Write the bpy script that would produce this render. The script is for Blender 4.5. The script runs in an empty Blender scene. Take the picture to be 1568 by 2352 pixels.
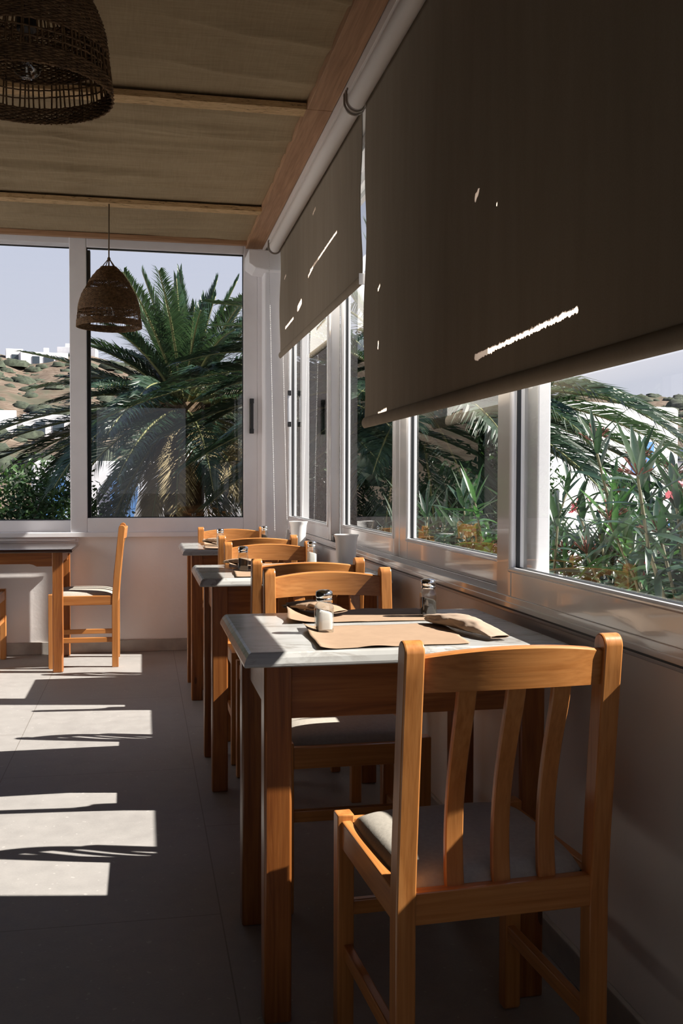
import bpy, bmesh, math, random
from mathutils import Vector, Matrix, noise

SC = bpy.context.scene
COL = SC.collection
PI = math.pi
R_ = math.radians

# ------------------------------------------------------------------ camera
F_PX, VPX, VPY, ROLL, CAM_H = 2280.0, 328.0, 1112.0, R_(-0.15), 1.09


def make_camera():
    dx, dy = VPX - 784.0, VPY - 1176.0
    c, s = math.cos(-ROLL), math.sin(-ROLL)
    ux, uy = c * dx - s * dy, s * dx + c * dy
    pitch = math.atan2(-uy, F_PX)
    yaw = math.atan2(-ux, math.hypot(F_PX, uy))
    fw = Vector((math.sin(yaw) * math.cos(pitch), math.cos(yaw) * math.cos(pitch), -math.sin(pitch)))
    r = Vector((math.cos(yaw), -math.sin(yaw), 0))
    u = r.cross(fw)
    c, s = math.cos(ROLL), math.sin(ROLL)
    r2 = c * r - s * u
    u2 = s * r + c * u
    cd = bpy.data.cameras.new('camera')
    cd.sensor_fit = 'VERTICAL'
    cd.sensor_height = 36.0
    cd.lens = F_PX / 2352.0 * 36.0
    cd.clip_start = 0.05
    cd.clip_end = 1500
    o = bpy.data.objects.new('camera', cd)
    COL.objects.link(o)
    m = Matrix((r2, u2, -fw)).transposed().to_4x4()
    m.translation = Vector((0, 0, CAM_H))
    o.matrix_world = m
    SC.camera = o


make_camera()

# ------------------------------------------------------------------ light and exposure
SUN_EL, SUN_AZ = R_(43.3), R_(10.5)          # from the +X side, slightly towards -Y
SUN_STRENGTH = 14.5
SKY_STRENGTH = 0.95
SC.view_settings.view_transform = 'Standard'
SC.view_settings.look = 'None'
SC.view_settings.gamma = 1.0
SC.view_settings.use_curve_mapping = False
SC.view_settings.exposure = 0.0
SC.cycles.use_denoising = True
SC.cycles.max_bounces = 10
SC.cycles.diffuse_bounces = 5
SC.cycles.glossy_bounces = 5
SC.cycles.transmission_bounces = 8
SC.cycles.transparent_max_bounces = 24
SC.cycles.sample_clamp_indirect = 6.0
SC.cycles.caustics_reflective = False
SC.cycles.caustics_refractive = False

sd = bpy.data.lights.new('sun', 'SUN')
sd.energy = SUN_STRENGTH
sd.color = (1.0, 0.93, 0.85)
sd.angle = R_(0.53)
so = bpy.data.objects.new('sun', sd)
COL.objects.link(so)
to_sun = Vector((math.cos(SUN_EL) * math.cos(SUN_AZ), -math.cos(SUN_EL) * math.sin(SUN_AZ), math.sin(SUN_EL)))
so.rotation_euler = to_sun.to_track_quat('Z', 'Y').to_euler()
so.location = (8, 0, 9)

wd = bpy.data.worlds.new('sky')
SC.world = wd
wd.use_nodes = True
nt = wd.node_tree
nt.nodes.clear()
out = nt.nodes.new('ShaderNodeOutputWorld')
bg = nt.nodes.new('ShaderNodeBackground')
tc = nt.nodes.new('ShaderNodeTexCoord')
sx = nt.nodes.new('ShaderNodeSeparateXYZ')
cr = nt.nodes.new('ShaderNodeValToRGB')
cr.color_ramp.elements[0].position = 0.0
cr.color_ramp.elements[0].color = (0.76, 0.76, 0.84, 1)
cr.color_ramp.elements[1].position = 0.24
cr.color_ramp.elements[1].color = (0.645, 0.685, 0.84, 1)
for p_, c_ in ((0.42, (0.36, 0.42, 0.62, 1)), (0.7, (0.20, 0.26, 0.46, 1)), (1.0, (0.13, 0.19, 0.38, 1))):
    cr.color_ramp.elements.new(p_).color = c_
nt.links.new(tc.outputs['Generated'], sx.inputs[0])
nt.links.new(sx.outputs['Z'], cr.inputs[0])
nt.links.new(cr.outputs[0], bg.inputs['Color'])
bg.inputs['Strength'].default_value = SKY_STRENGTH
nt.links.new(bg.outputs[0], out.inputs['Surface'])


# ------------------------------------------------------------------ materials
class NB:
    """small node-building helper"""

    def __init__(s, name):
        s.m = bpy.data.materials.new(name)
        s.m.use_nodes = True
        s.t = s.m.node_tree
        s.t.nodes.clear()
        s.out = s.n('OutputMaterial')

    def n(s, kind, **kw):
        x = s.t.nodes.new('ShaderNode' + kind)
        for k, v in kw.items():
            setattr(x, k, v)
        return x

    def l(s, a, b):
        s.t.links.new(a, b)

    def put(s, sock, v):
        if hasattr(v, 'is_linked') or isinstance(v, bpy.types.NodeSocket):
            s.l(v, sock)
        else:
            sock.default_value = v

    def math(s, op, a, b=0.0, clamp=False):
        x = s.n('Math', operation=op)
        x.use_clamp = clamp
        s.put(x.inputs[0], a)
        s.put(x.inputs[1], b)
        return x.outputs[0]

    def mix(s, f, a, b):
        x = s.n('Mix', data_type='RGBA')
        s.put(x.inputs[0], f)
        s.put(x.inputs[6], a if not isinstance(a, tuple) else (*a, 1) if len(a) == 3 else a)
        s.put(x.inputs[7], b if not isinstance(b, tuple) else (*b, 1) if len(b) == 3 else b)
        return x.outputs[2]

    def obj(s, scale=(1, 1, 1), world=False):
        mp = s.n('Mapping')
        mp.inputs['Scale'].default_value = scale
        if world:
            g = s.n('NewGeometry')
            s.l(g.outputs['Position'], mp.inputs[0])
        else:
            tcx = s.n('TexCoord')
            oi = s.n('ObjectInfo')
            ad = s.n('VectorMath', operation='ADD')
            ml = s.n('VectorMath', operation='SCALE')
            s.l(oi.outputs['Location'], ml.inputs[0])
            ml.inputs['Scale'].default_value = 3.7
            s.l(tcx.outputs['Object'], ad.inputs[0])
            s.l(ml.outputs[0], ad.inputs[1])
            s.l(ad.outputs[0], mp.inputs[0])
        return mp.outputs[0]

    def noise(s, vec, scale, detail=3, rough=0.55, dist=0.0):
        x = s.n('TexNoise')
        s.l(vec, x.inputs['Vector'])
        x.inputs['Scale'].default_value = scale
        x.inputs['Detail'].default_value = detail
        x.inputs['Roughness'].default_value = rough
        x.inputs['Distortion'].default_value = dist
        return x.outputs[0]

    def ramp(s, f, stops):
        x = s.n('ValToRGB')
        e = x.color_ramp.elements
        while len(e) < len(stops):
            e.new(0.5)
        for k, (p, c) in enumerate(stops):
            e[k].position = p
            e[k].color = (*c, 1) if len(c) == 3 else c
        s.l(f, x.inputs[0])
        return x.outputs[0]

    def bump(s, h, strength=0.2, dist=0.01):
        x = s.n('Bump')
        x.inputs['Strength'].default_value = strength
        x.inputs['Distance'].default_value = dist
        s.l(h, x.inputs['Height'])
        return x.outputs[0]

    def bsdf(s, color, rough=0.5, metal=0.0, spec=0.5, normal=None, coat=0.0, coat_rough=0.1):
        x = s.n('BsdfPrincipled')
        if isinstance(color, tuple):
            color = (*color, 1) if len(color) == 3 else color
        s.put(x.inputs['Base Color'], color)
        s.put(x.inputs['Roughness'], rough)
        x.inputs['Metallic'].default_value = metal
        x.inputs['Specular IOR Level'].default_value = spec
        x.inputs['Coat Weight'].default_value = coat
        x.inputs['Coat Roughness'].default_value = coat_rough
        if normal is not None:
            s.l(normal, x.inputs['Normal'])
        return x.outputs[0]

    def done(s, sh):
        s.l(sh, s.out.inputs['Surface'])
        return s.m


def plain(name, c, rough=0.5, metal=0.0, spec=0.5, nscale=0, namp=0.12, bumpk=0.0, coat=0.0):
    b = NB(name)
    col = c
    nrm = None
    if nscale:
        v = b.obj()
        f = b.noise(v, nscale, 4)
        col = b.ramp(f, [(0.3, tuple(x * (1 - namp) for x in c)), (0.7, tuple(min(1, x * (1 + namp)) for x in c))])
        if bumpk:
            nrm = b.bump(f, bumpk, 0.01)
    return b.done(b.bsdf(col, rough, metal, spec, nrm, coat))


def wood(name, axis, light, mid, dark, rough=0.32, knots=True, coat=0.25):
    b = NB(name)
    sc = [14, 14, 14]
    sc[axis] = 0.9
    v = b.obj(tuple(sc))
    f1 = b.noise(v, 2.6, 4, 0.6, 1.2)
    sc2 = [150, 150, 150]
    sc2[axis] = 4
    f2 = b.noise(b.obj(tuple(sc2)), 1.0, 2, 0.5)
    col = b.ramp(f1, [(0.28, dark), (0.5, mid), (0.75, light)])
    fine = b.ramp(f2, [(0.3, (0.72, 0.66, 0.6)), (0.6, (1, 1, 1))])
    x = b.n('Mix', data_type='RGBA', blend_type='MULTIPLY')
    x.inputs[0].default_value = 0.7
    b.l(col, x.inputs[6])
    b.l(fine, x.inputs[7])
    col = x.outputs[2]
    if knots:
        sk = [9, 9, 9]
        sk[axis] = 3.2
        vo = b.n('TexVoronoi')
        vo.inputs['Scale'].default_value = 1.0
        b.l(b.obj(tuple(sk)), vo.inputs['Vector'])
        k = b.math('LESS_THAN', vo.outputs['Distance'], 0.085)
        col = b.mix(b.math('MULTIPLY', k, 0.75), col, tuple(c * 0.28 for c in dark))
    return b.done(b.bsdf(col, rough, 0, 0.4, b.bump(f2, 0.08, 0.002), coat, 0.25))


WL, WM, WD = (0.55, 0.242, 0.075), (0.49, 0.200, 0.056), (0.42, 0.155, 0.038)
WOOD = [wood('varnished beech %s' % 'xyz'[i], i, WL, WM, WD, knots=False) for i in range(3)]
PL, PM, PD = (0.39, 0.150, 0.040), (0.29, 0.097, 0.022), (0.18, 0.05, 0.010)
PINE = [wood('varnished pine %s' % 'xyz'[i], i, PL, PM, PD, rough=0.34) for i in range(3)]
BL, BM, BD = (0.50, 0.30, 0.17), (0.43, 0.245, 0.135), (0.34, 0.19, 0.10)
PLY_Y = wood('pale plywood beam', 1, BL, BM, BD, rough=0.6, knots=False, coat=0)
PLY_X = wood('pale wood strip', 0, BL, BM, BD, rough=0.6, knots=False, coat=0)


def osb_mat():
    b = NB('rough batten wood')
    v = b.obj((6, 40, 40))
    f = b.noise(v, 3.0, 5, 0.7, 0.8)
    col = b.ramp(f, [(0.35, (0.14, 0.075, 0.03)), (0.42, (0.55, 0.36, 0.17)), (0.6, (0.72, 0.50, 0.26)), (0.8, (0.50, 0.31, 0.14))])
    return b.done(b.bsdf(col, 0.8, normal=b.bump(f, 0.6, 0.01)))


OSB = osb_mat()


def burlap_mat():
    b = NB('natural burlap cloth')
    v = b.obj()
    wx = b.n('TexWave', wave_type='BANDS', bands_direction='X')
    wy = b.n('TexWave', wave_type='BANDS', bands_direction='Y')
    for w in (wx, wy):
        b.l(v, w.inputs['Vector'])
        w.inputs['Scale'].default_value = 190
        w.inputs['Distortion'].default_value = 1.5
        w.inputs['Detail'].default_value = 1
    weave = b.math('MULTIPLY', wx.outputs[1], wy.outputs[1])
    n1 = b.noise(b.obj((3, 60, 10)), 2.0, 4, 0.6)
    n2 = b.noise(v, 2.0, 3)
    n3 = b.noise(b.obj((60, 3, 10)), 2.0, 4, 0.6)
    t = b.math('ADD', b.math('MULTIPLY', n1, 0.4), b.math('MULTIPLY', n2, 0.35))
    t = b.math('ADD', t, b.math('MULTIPLY', n3, 0.25))
    col = b.ramp(t, [(0.35, (0.30, 0.225, 0.135)), (0.65, (0.44, 0.345, 0.215))])
    col = b.mix(b.math('MULTIPLY', weave, 0.22), col, (0.2, 0.15, 0.085))
    return b.done(b.bsdf(col, 0.95, spec=0.1, normal=b.bump(t, 0.35, 0.01)))


BURLAP = burlap_mat()


def tile_mat():
    """floor tiles 0.70 x 1.31 m in half-bond columns"""
    b = NB('grey beige stone floor tile')
    g = b.n('NewGeometry')
    s = b.n('SeparateXYZ')
    b.l(g.outputs['Position'], s.inputs[0])
    cx = b.math('DIVIDE', b.math('SUBTRACT', s.outputs[0], 0.19), 0.703)
    colid = b.math('FLOOR', cx)
    odd = b.math('MODULO', b.math('ADD', colid, 20.0), 2.0)       # 0 for the wall column
    off = b.math('ADD', 3.15, b.math('MULTIPLY', odd, 0.655))
    cy = b.math('DIVIDE', b.math('SUBTRACT', s.outputs[1], off), 1.31)

    def edge(c, w):
        fr = b.math('FRACT', b.math('ADD', c, 50.0))
        d = b.math('MINIMUM', fr, b.math('SUBTRACT', 1.0, fr))
        return b.math('LESS_THAN', d, w)

    line = b.math('MAXIMUM', edge(cx, 0.0024), edge(cy, 0.0014))
    v = b.obj(world=True)
    n1 = b.noise(v, 1.3, 3)
    n2 = b.noise(v, 14, 5, 0.65)
    n3 = b.noise(v, 160, 2)
    t = b.math('ADD', b.math('MULTIPLY', n1, 0.35), b.math('ADD', b.math('MULTIPLY', n2, 0.45), b.math('MULTIPLY', n3, 0.2)))
    col = b.ramp(t, [(0.36, (0.242, 0.229, 0.220)), (0.5, (0.282, 0.268, 0.257)), (0.66, (0.322, 0.305, 0.292))])
    spk = b.math('GREATER_THAN', b.noise(v, 55, 2, 0.4), 0.71)
    col = b.mix(b.math('MULTIPLY', spk, 0.35), col, (0.55, 0.52, 0.5))
    col = b.mix(b.math('MULTIPLY', line, 0.7), col, (0.13, 0.115, 0.1))
    rgh = b.math('ADD', 0.42, b.math('MULTIPLY', n2, 0.2))
    return b.done(b.bsdf(col, rgh, spec=0.35, normal=b.bump(line, -0.25, 0.002)))


TILE = tile_mat()


def plaster_mat(name, c, bk=0.25):
    b = NB(name)
    v = b.obj(world=True)
    n1 = b.noise(v, 2.2, 4)
    n2 = b.noise(v, 45, 4, 0.6)
    n3 = b.noise(v, 7, 2)
    col = b.ramp(n1, [(0.3, tuple(x * 0.93 for x in c)), (0.7, c)])
    h = b.math('ADD', b.math('MULTIPLY', n2, 0.3), n3)
    return b.done(b.bsdf(col, 0.75, spec=0.25, normal=b.bump(h, bk, 0.01)))


PLASTER = plaster_mat('white plaster', (0.86, 0.825, 0.81))
OUTWHITE = plaster_mat('whitewashed outside wall', (0.88, 0.87, 0.88), 0.15)
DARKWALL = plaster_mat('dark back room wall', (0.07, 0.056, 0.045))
BASEB = plain('stone baseboard', (0.36, 0.33, 0.30), 0.6, nscale=12, namp=0.15)


def alu_mat(name, c, rough, spec=0.5):
    b = NB(name)
    v = b.obj(world=True)
    n = b.noise(v, 6, 4)
    n2 = b.noise(v, 900, 1)
    col = b.ramp(n, [(0.35, tuple(x * 0.95 for x in c)), (0.65, c)])
    scuff = b.math('GREATER_THAN', b.noise(v, 38, 4, 0.7), 0.735)
    col = b.mix(b.math('MULTIPLY', scuff, 0.4), col, tuple(x * 0.45 for x in c))
    return b.done(b.bsdf(col, b.math('ADD', rough, b.math('MULTIPLY', n, 0.08)), spec=spec, normal=b.bump(n2, 0.02, 0.001), coat=0.6 if rough < 0.2 else 0.0, coat_rough=0.04))


ALU = alu_mat('matt white window aluminium', (0.86, 0.85, 0.87), 0.42)
ALUG = alu_mat('glossy white window aluminium', (0.84, 0.835, 0.84), 0.12, 0.9)
ALUT = plain('silver track aluminium', (0.62, 0.62, 0.64), 0.3, metal=0.6)
RUBBER = plain('black rubber', (0.012, 0.014, 0.016), 0.5)
BLACKP = plain('black plastic', (0.02, 0.02, 0.022), 0.35)
CHROME = plain('chrome', (0.75, 0.74, 0.72), 0.12, metal=1.0)
STEEL = plain('dull steel bracket', (0.30, 0.26, 0.22), 0.45, metal=0.8)
TUBEW = plain('cream painted tube', (0.78, 0.74, 0.70), 0.45)
WHITEP = plain('white melamine', (0.84, 0.83, 0.82), 0.28, spec=0.5, coat=0.3)
SALT = plain('white salt', (0.86, 0.83, 0.80), 0.9, nscale=2500, namp=0.04, bumpk=0.1)
PEPPER = plain('ground black pepper', (0.05, 0.04, 0.032), 0.9, nscale=900, namp=0.35, bumpk=0.1)
KRAFT = plain('brown kraft paper', (0.31, 0.212, 0.142), 0.85, spec=0.15, nscale=40, namp=0.06)
KRAFTP = plain('pale kraft paper', (0.38, 0.285, 0.215), 0.85, spec=0.15, nscale=30, namp=0.08)
CUSHION = plain('grey beige seat vinyl', (0.36, 0.33, 0.285), 0.65, spec=0.35, nscale=120, namp=0.08, bumpk=0.06)
PINK = plain('pink oleander petals', (0.85, 0.20, 0.25), 0.6, nscale=60, namp=0.25)
BUD = plain('red brown oleander buds', (0.15, 0.050, 0.034), 0.7, nscale=60, namp=0.4)
BLUEP = plain('blue painted shutters', (0.10, 0.24, 0.52), 0.5)
NAVY = plain('dark blue awning', (0.03, 0.05, 0.11), 0.6)
DARKGL = plain('dark window pane', (0.06, 0.08, 0.1), 0.1)
WEIGHTM = plain('clear plastic weight', (0.6, 0.6, 0.6), 0.2)


def glass_mat(name, r0=0.06, tint=(0.97, 0.985, 0.98)):
    b = NB(name)
    g = b.n('NewGeometry')
    d = b.n('VectorMath', operation='DOT_PRODUCT')
    b.l(g.outputs['Normal'], d.inputs[0])
    b.l(g.outputs['Incoming'], d.inputs[1])
    c = b.math('ABSOLUTE', d.outputs['Value'])
    p = b.math('POWER', b.math('SUBTRACT', 1.0, c), 5.0)
    fac = b.math('ADD', r0, b.math('MULTIPLY', p, 1 - r0), clamp=True)
    tr = b.n('BsdfTransparent')
    tr.inputs[0].default_value = (*tint, 1)
    gl = b.n('BsdfGlossy')
    gl.inputs['Roughness'].default_value = 0.0
    mx = b.n('MixShader')
    b.l(fac, mx.inputs[0])
    b.l(tr.outputs[0], mx.inputs[1])
    b.l(gl.outputs[0], mx.inputs[2])
    return b.done(mx.outputs[0])


GLASS = glass_mat('clear window glass')
JARGLASS = glass_mat('clear shaker glass', 0.11, (0.90, 0.92, 0.91))
BULBG = glass_mat('clear bulb glass', 0.10, (0.85, 0.85, 0.85))


def marble_mat():
    b = NB('grey cream marble laminate')
    v = b.obj((1.6, 3.4, 3.4))
    n0 = b.noise(v, 1.3, 5, 0.6, 1.5)
    n1 = b.noise(v, 3.6, 6, 0.62, 0.9)
    base = b.ramp(n0, [(0.32, (0.345, 0.343, 0.328)), (0.5, (0.425, 0.424, 0.410)), (0.7, (0.475, 0.475, 0.460))])
    vein = b.math('SUBTRACT', 1.0, b.math('MULTIPLY', b.math('ABSOLUTE', b.math('SUBTRACT', n1, 0.5)), 20.0), clamp=True)
    gate = b.math('MULTIPLY', b.math('SUBTRACT', b.noise(v, 1.9, 2), 0.40), 6.0, clamp=True)
    k = b.math('MULTIPLY', b.math('MULTIPLY', vein, gate), 0.6)
    col = b.mix(k, base, (0.12, 0.09, 0.06))
    return b.done(b.bsdf(col, 0.22, spec=0.5, coat=0.15))


MARBLE = marble_mat()


def dark_top_mat():
    b = NB('dark polished table top')
    n = b.noise(b.obj((3, 60, 60)), 1.5, 3)
    col = b.ramp(n, [(0.3, (0.035, 0.016, 0.010)), (0.7, (0.07, 0.032, 0.018))])
    return b.done(b.bsdf(col, 0.16, spec=0.6, coat=0.4))


DARKTOP = dark_top_mat()


def rattan_mat():
    b = NB('brown rattan')
    v = b.obj()
    n = b.noise(v, 70, 3, 0.7)
    col = b.ramp(n, [(0.3, (0.07, 0.038, 0.017)), (0.55, (0.17, 0.095, 0.042)), (0.8, (0.30, 0.18, 0.085))])
    return b.done(b.bsdf(col, 0.65, spec=0.3))


RATTAN = rattan_mat()
CORDM = plain('brown textile cord', (0.14, 0.10, 0.06), 0.8)


def blind_mat(name, marks, lining=False):
    """coated fabric; at the worn marks the coating is gone and daylight shows through"""
    b = NB(name)
    g = b.n('TexCoord')
    v = g.outputs['Object']
    s = b.n('SeparateXYZ')
    b.l(v, s.inputs[0])
    wn = b.n('TexNoise')
    wn.inputs['Scale'].default_value = 90
    wn.inputs['Detail'].default_value = 3
    b.l(v, wn.inputs['Vector'])
    jit = b.math('MULTIPLY', b.math('SUBTRACT', wn.outputs[0], 0.5), 0.016)
    mask = None
    for (y0, z0, y1, z1, w) in marks:
        dy, dz = y1 - y0, z1 - z0
        L2 = dy * dy + dz * dz + 1e-9
        py = b.math('SUBTRACT', s.outputs[1], y0)
        pz = b.math('SUBTRACT', s.outputs[2], z0)
        t = b.math('ADD', b.math('MULTIPLY', py, dy / L2), b.math('MULTIPLY', pz, dz / L2), clamp=True)
        ey = b.math('SUBTRACT', py, b.math('MULTIPLY', t, dy))
        ez = b.math('SUBTRACT', pz, b.math('MULTIPLY', t, dz))
        d = b.math('SQRT', b.math('ADD', b.math('MULTIPLY', ey, ey), b.math('MULTIPLY', ez, ez)))
        k = b.math('LESS_THAN', b.math('ADD', d, jit), w)
        mask = k if mask is None else b.math('MAXIMUM', mask, k)
    if lining:
        dw = b.n('BsdfDiffuse')
        dw.inputs[0].default_value = (0.80, 0.78, 0.75, 1)
        tp = b.n('BsdfTransparent')
        mx = b.n('MixShader')
        b.l(mask, mx.inputs[0])
        b.l(dw.outputs[0], mx.inputs[1])
        b.l(tp.outputs[0], mx.inputs[2])
        return b.done(mx.outputs[0])
    n1 = b.noise(b.obj((1, 5, 0.7)), 3.0, 3)
    n2 = b.noise(b.obj(), 260, 2)
    t = b.math('ADD', b.math('MULTIPLY', n1, 0.6), b.math('MULTIPLY', n2, 0.4))
    col = b.ramp(t, [(0.3, (0.245, 0.205, 0.155)), (0.7, (0.30, 0.255, 0.20))])
    df = b.n('BsdfDiffuse')
    b.l(b.mix(mask, col, (0.5, 0.42, 0.33)), df.inputs[0])
    b.l(b.bump(n2, 0.05, 0.002), df.inputs['Normal'])
    tr = b.n('BsdfTranslucent')
    b.l(b.mix(mask, (0.003, 0.0025, 0.002), (0.62, 0.50, 0.40)), tr.inputs[0])
    ad = b.n('AddShader')
    b.l(df.outputs[0], ad.inputs[0])
    b.l(tr.outputs[0], ad.inputs[1])
    return b.done(ad.outputs[0])


def leaf_mat(name, c1, c2, trans, rough=0.45, spec=0.4, scale=6):
    b = NB(name)
    n = b.noise(b.obj(world=True), scale, 3)
    col = b.ramp(n, [(0.3, c1), (0.7, c2)])
    p = b.bsdf(col, rough, spec=spec)
    tl = b.n('BsdfTranslucent')
    tl.inputs[0].default_value = (*trans, 1)
    mx = b.n('MixShader')
    mx.inputs[0].default_value = 0.22
    b.l(p, mx.inputs[1])
    b.l(tl.outputs[0], mx.inputs[2])
    return b.done(mx.outputs[0])


FROND = leaf_mat('green palm leaflets', (0.012, 0.036, 0.021), (0.040, 0.076, 0.042), (0.05, 0.10, 0.035), 0.33, 0.8)
FRONDB = leaf_mat('bright young palm leaflets', (0.014, 0.050, 0.027), (0.042, 0.098, 0.046), (0.07, 0.15, 0.045), 0.36, 0.6)
FRONDD = leaf_mat('dry palm leaflets', (0.16, 0.13, 0.06), (0.30, 0.24, 0.13), (0.25, 0.2, 0.08), 0.6, 0.2)
RACHIS = plain('yellow green palm rib', (0.20, 0.205, 0.085), 0.5)
TRUNKM = plain('brown palm trunk', (0.13, 0.085, 0.05), 0.9, nscale=14, namp=0.6, bumpk=1.0)
OLEA = leaf_mat('grey green oleander leaves', (0.014, 0.040, 0.026), (0.055, 0.095, 0.064), (0.05, 0.11, 0.04), 0.30, 0.8, 9)
OLEB = leaf_mat('fresh green oleander leaves', (0.026, 0.085, 0.034), (0.060, 0.14, 0.056), (0.09, 0.24, 0.05), 0.34, 0.6, 9)
STEM = plain('oleander stem', (0.105, 0.098, 0.05), 0.7, nscale=20, namp=0.3)
BUSHL = leaf_mat('green bush leaves', (0.022, 0.06, 0.022), (0.075, 0.15, 0.05), (0.08, 0.18, 0.03), 0.4, 0.5, 5)
BUSHD = leaf_mat('dark green bush leaves', (0.012, 0.032, 0.016), (0.04, 0.08, 0.032), (0.04, 0.1, 0.02), 0.4, 0.5, 5)
BARK = plain('bush branch', (0.09, 0.065, 0.04), 0.9)
SCRUB = plain('grey green scrub', (0.045, 0.056, 0.036), 0.95, nscale=1.5, namp=0.5)


def hill_mat():
    b = NB('dry rocky hillside')
    v = b.obj(world=True)
    n1 = b.noise(v, 0.10, 5, 0.65)
    n2 = b.noise(v, 0.8, 4, 0.6)
    n3 = b.noise(b.obj((0.4, 0.4, 3), world=True), 0.35, 4, 0.6)
    col = b.ramp(n2, [(0.3, (0.10, 0.073, 0.054)), (0.55, (0.165, 0.126, 0.097)), (0.75, (0.25, 0.20, 0.16))])
    g = b.math('MULTIPLY', b.math('SUBTRACT', n1, 0.50), 9.0, clamp=True)
    col = b.mix(b.math('MULTIPLY', g, 0.8), col, (0.075, 0.08, 0.055))
    r = b.math('MULTIPLY', b.math('SUBTRACT', n3, 0.6), 9.0, clamp=True)
    col = b.mix(b.math('MULTIPLY', r, 0.6), col, (0.09, 0.07, 0.055))
    return b.done(b.bsdf(col, 0.95, spec=0.1))


HILL = hill_mat()


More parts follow.
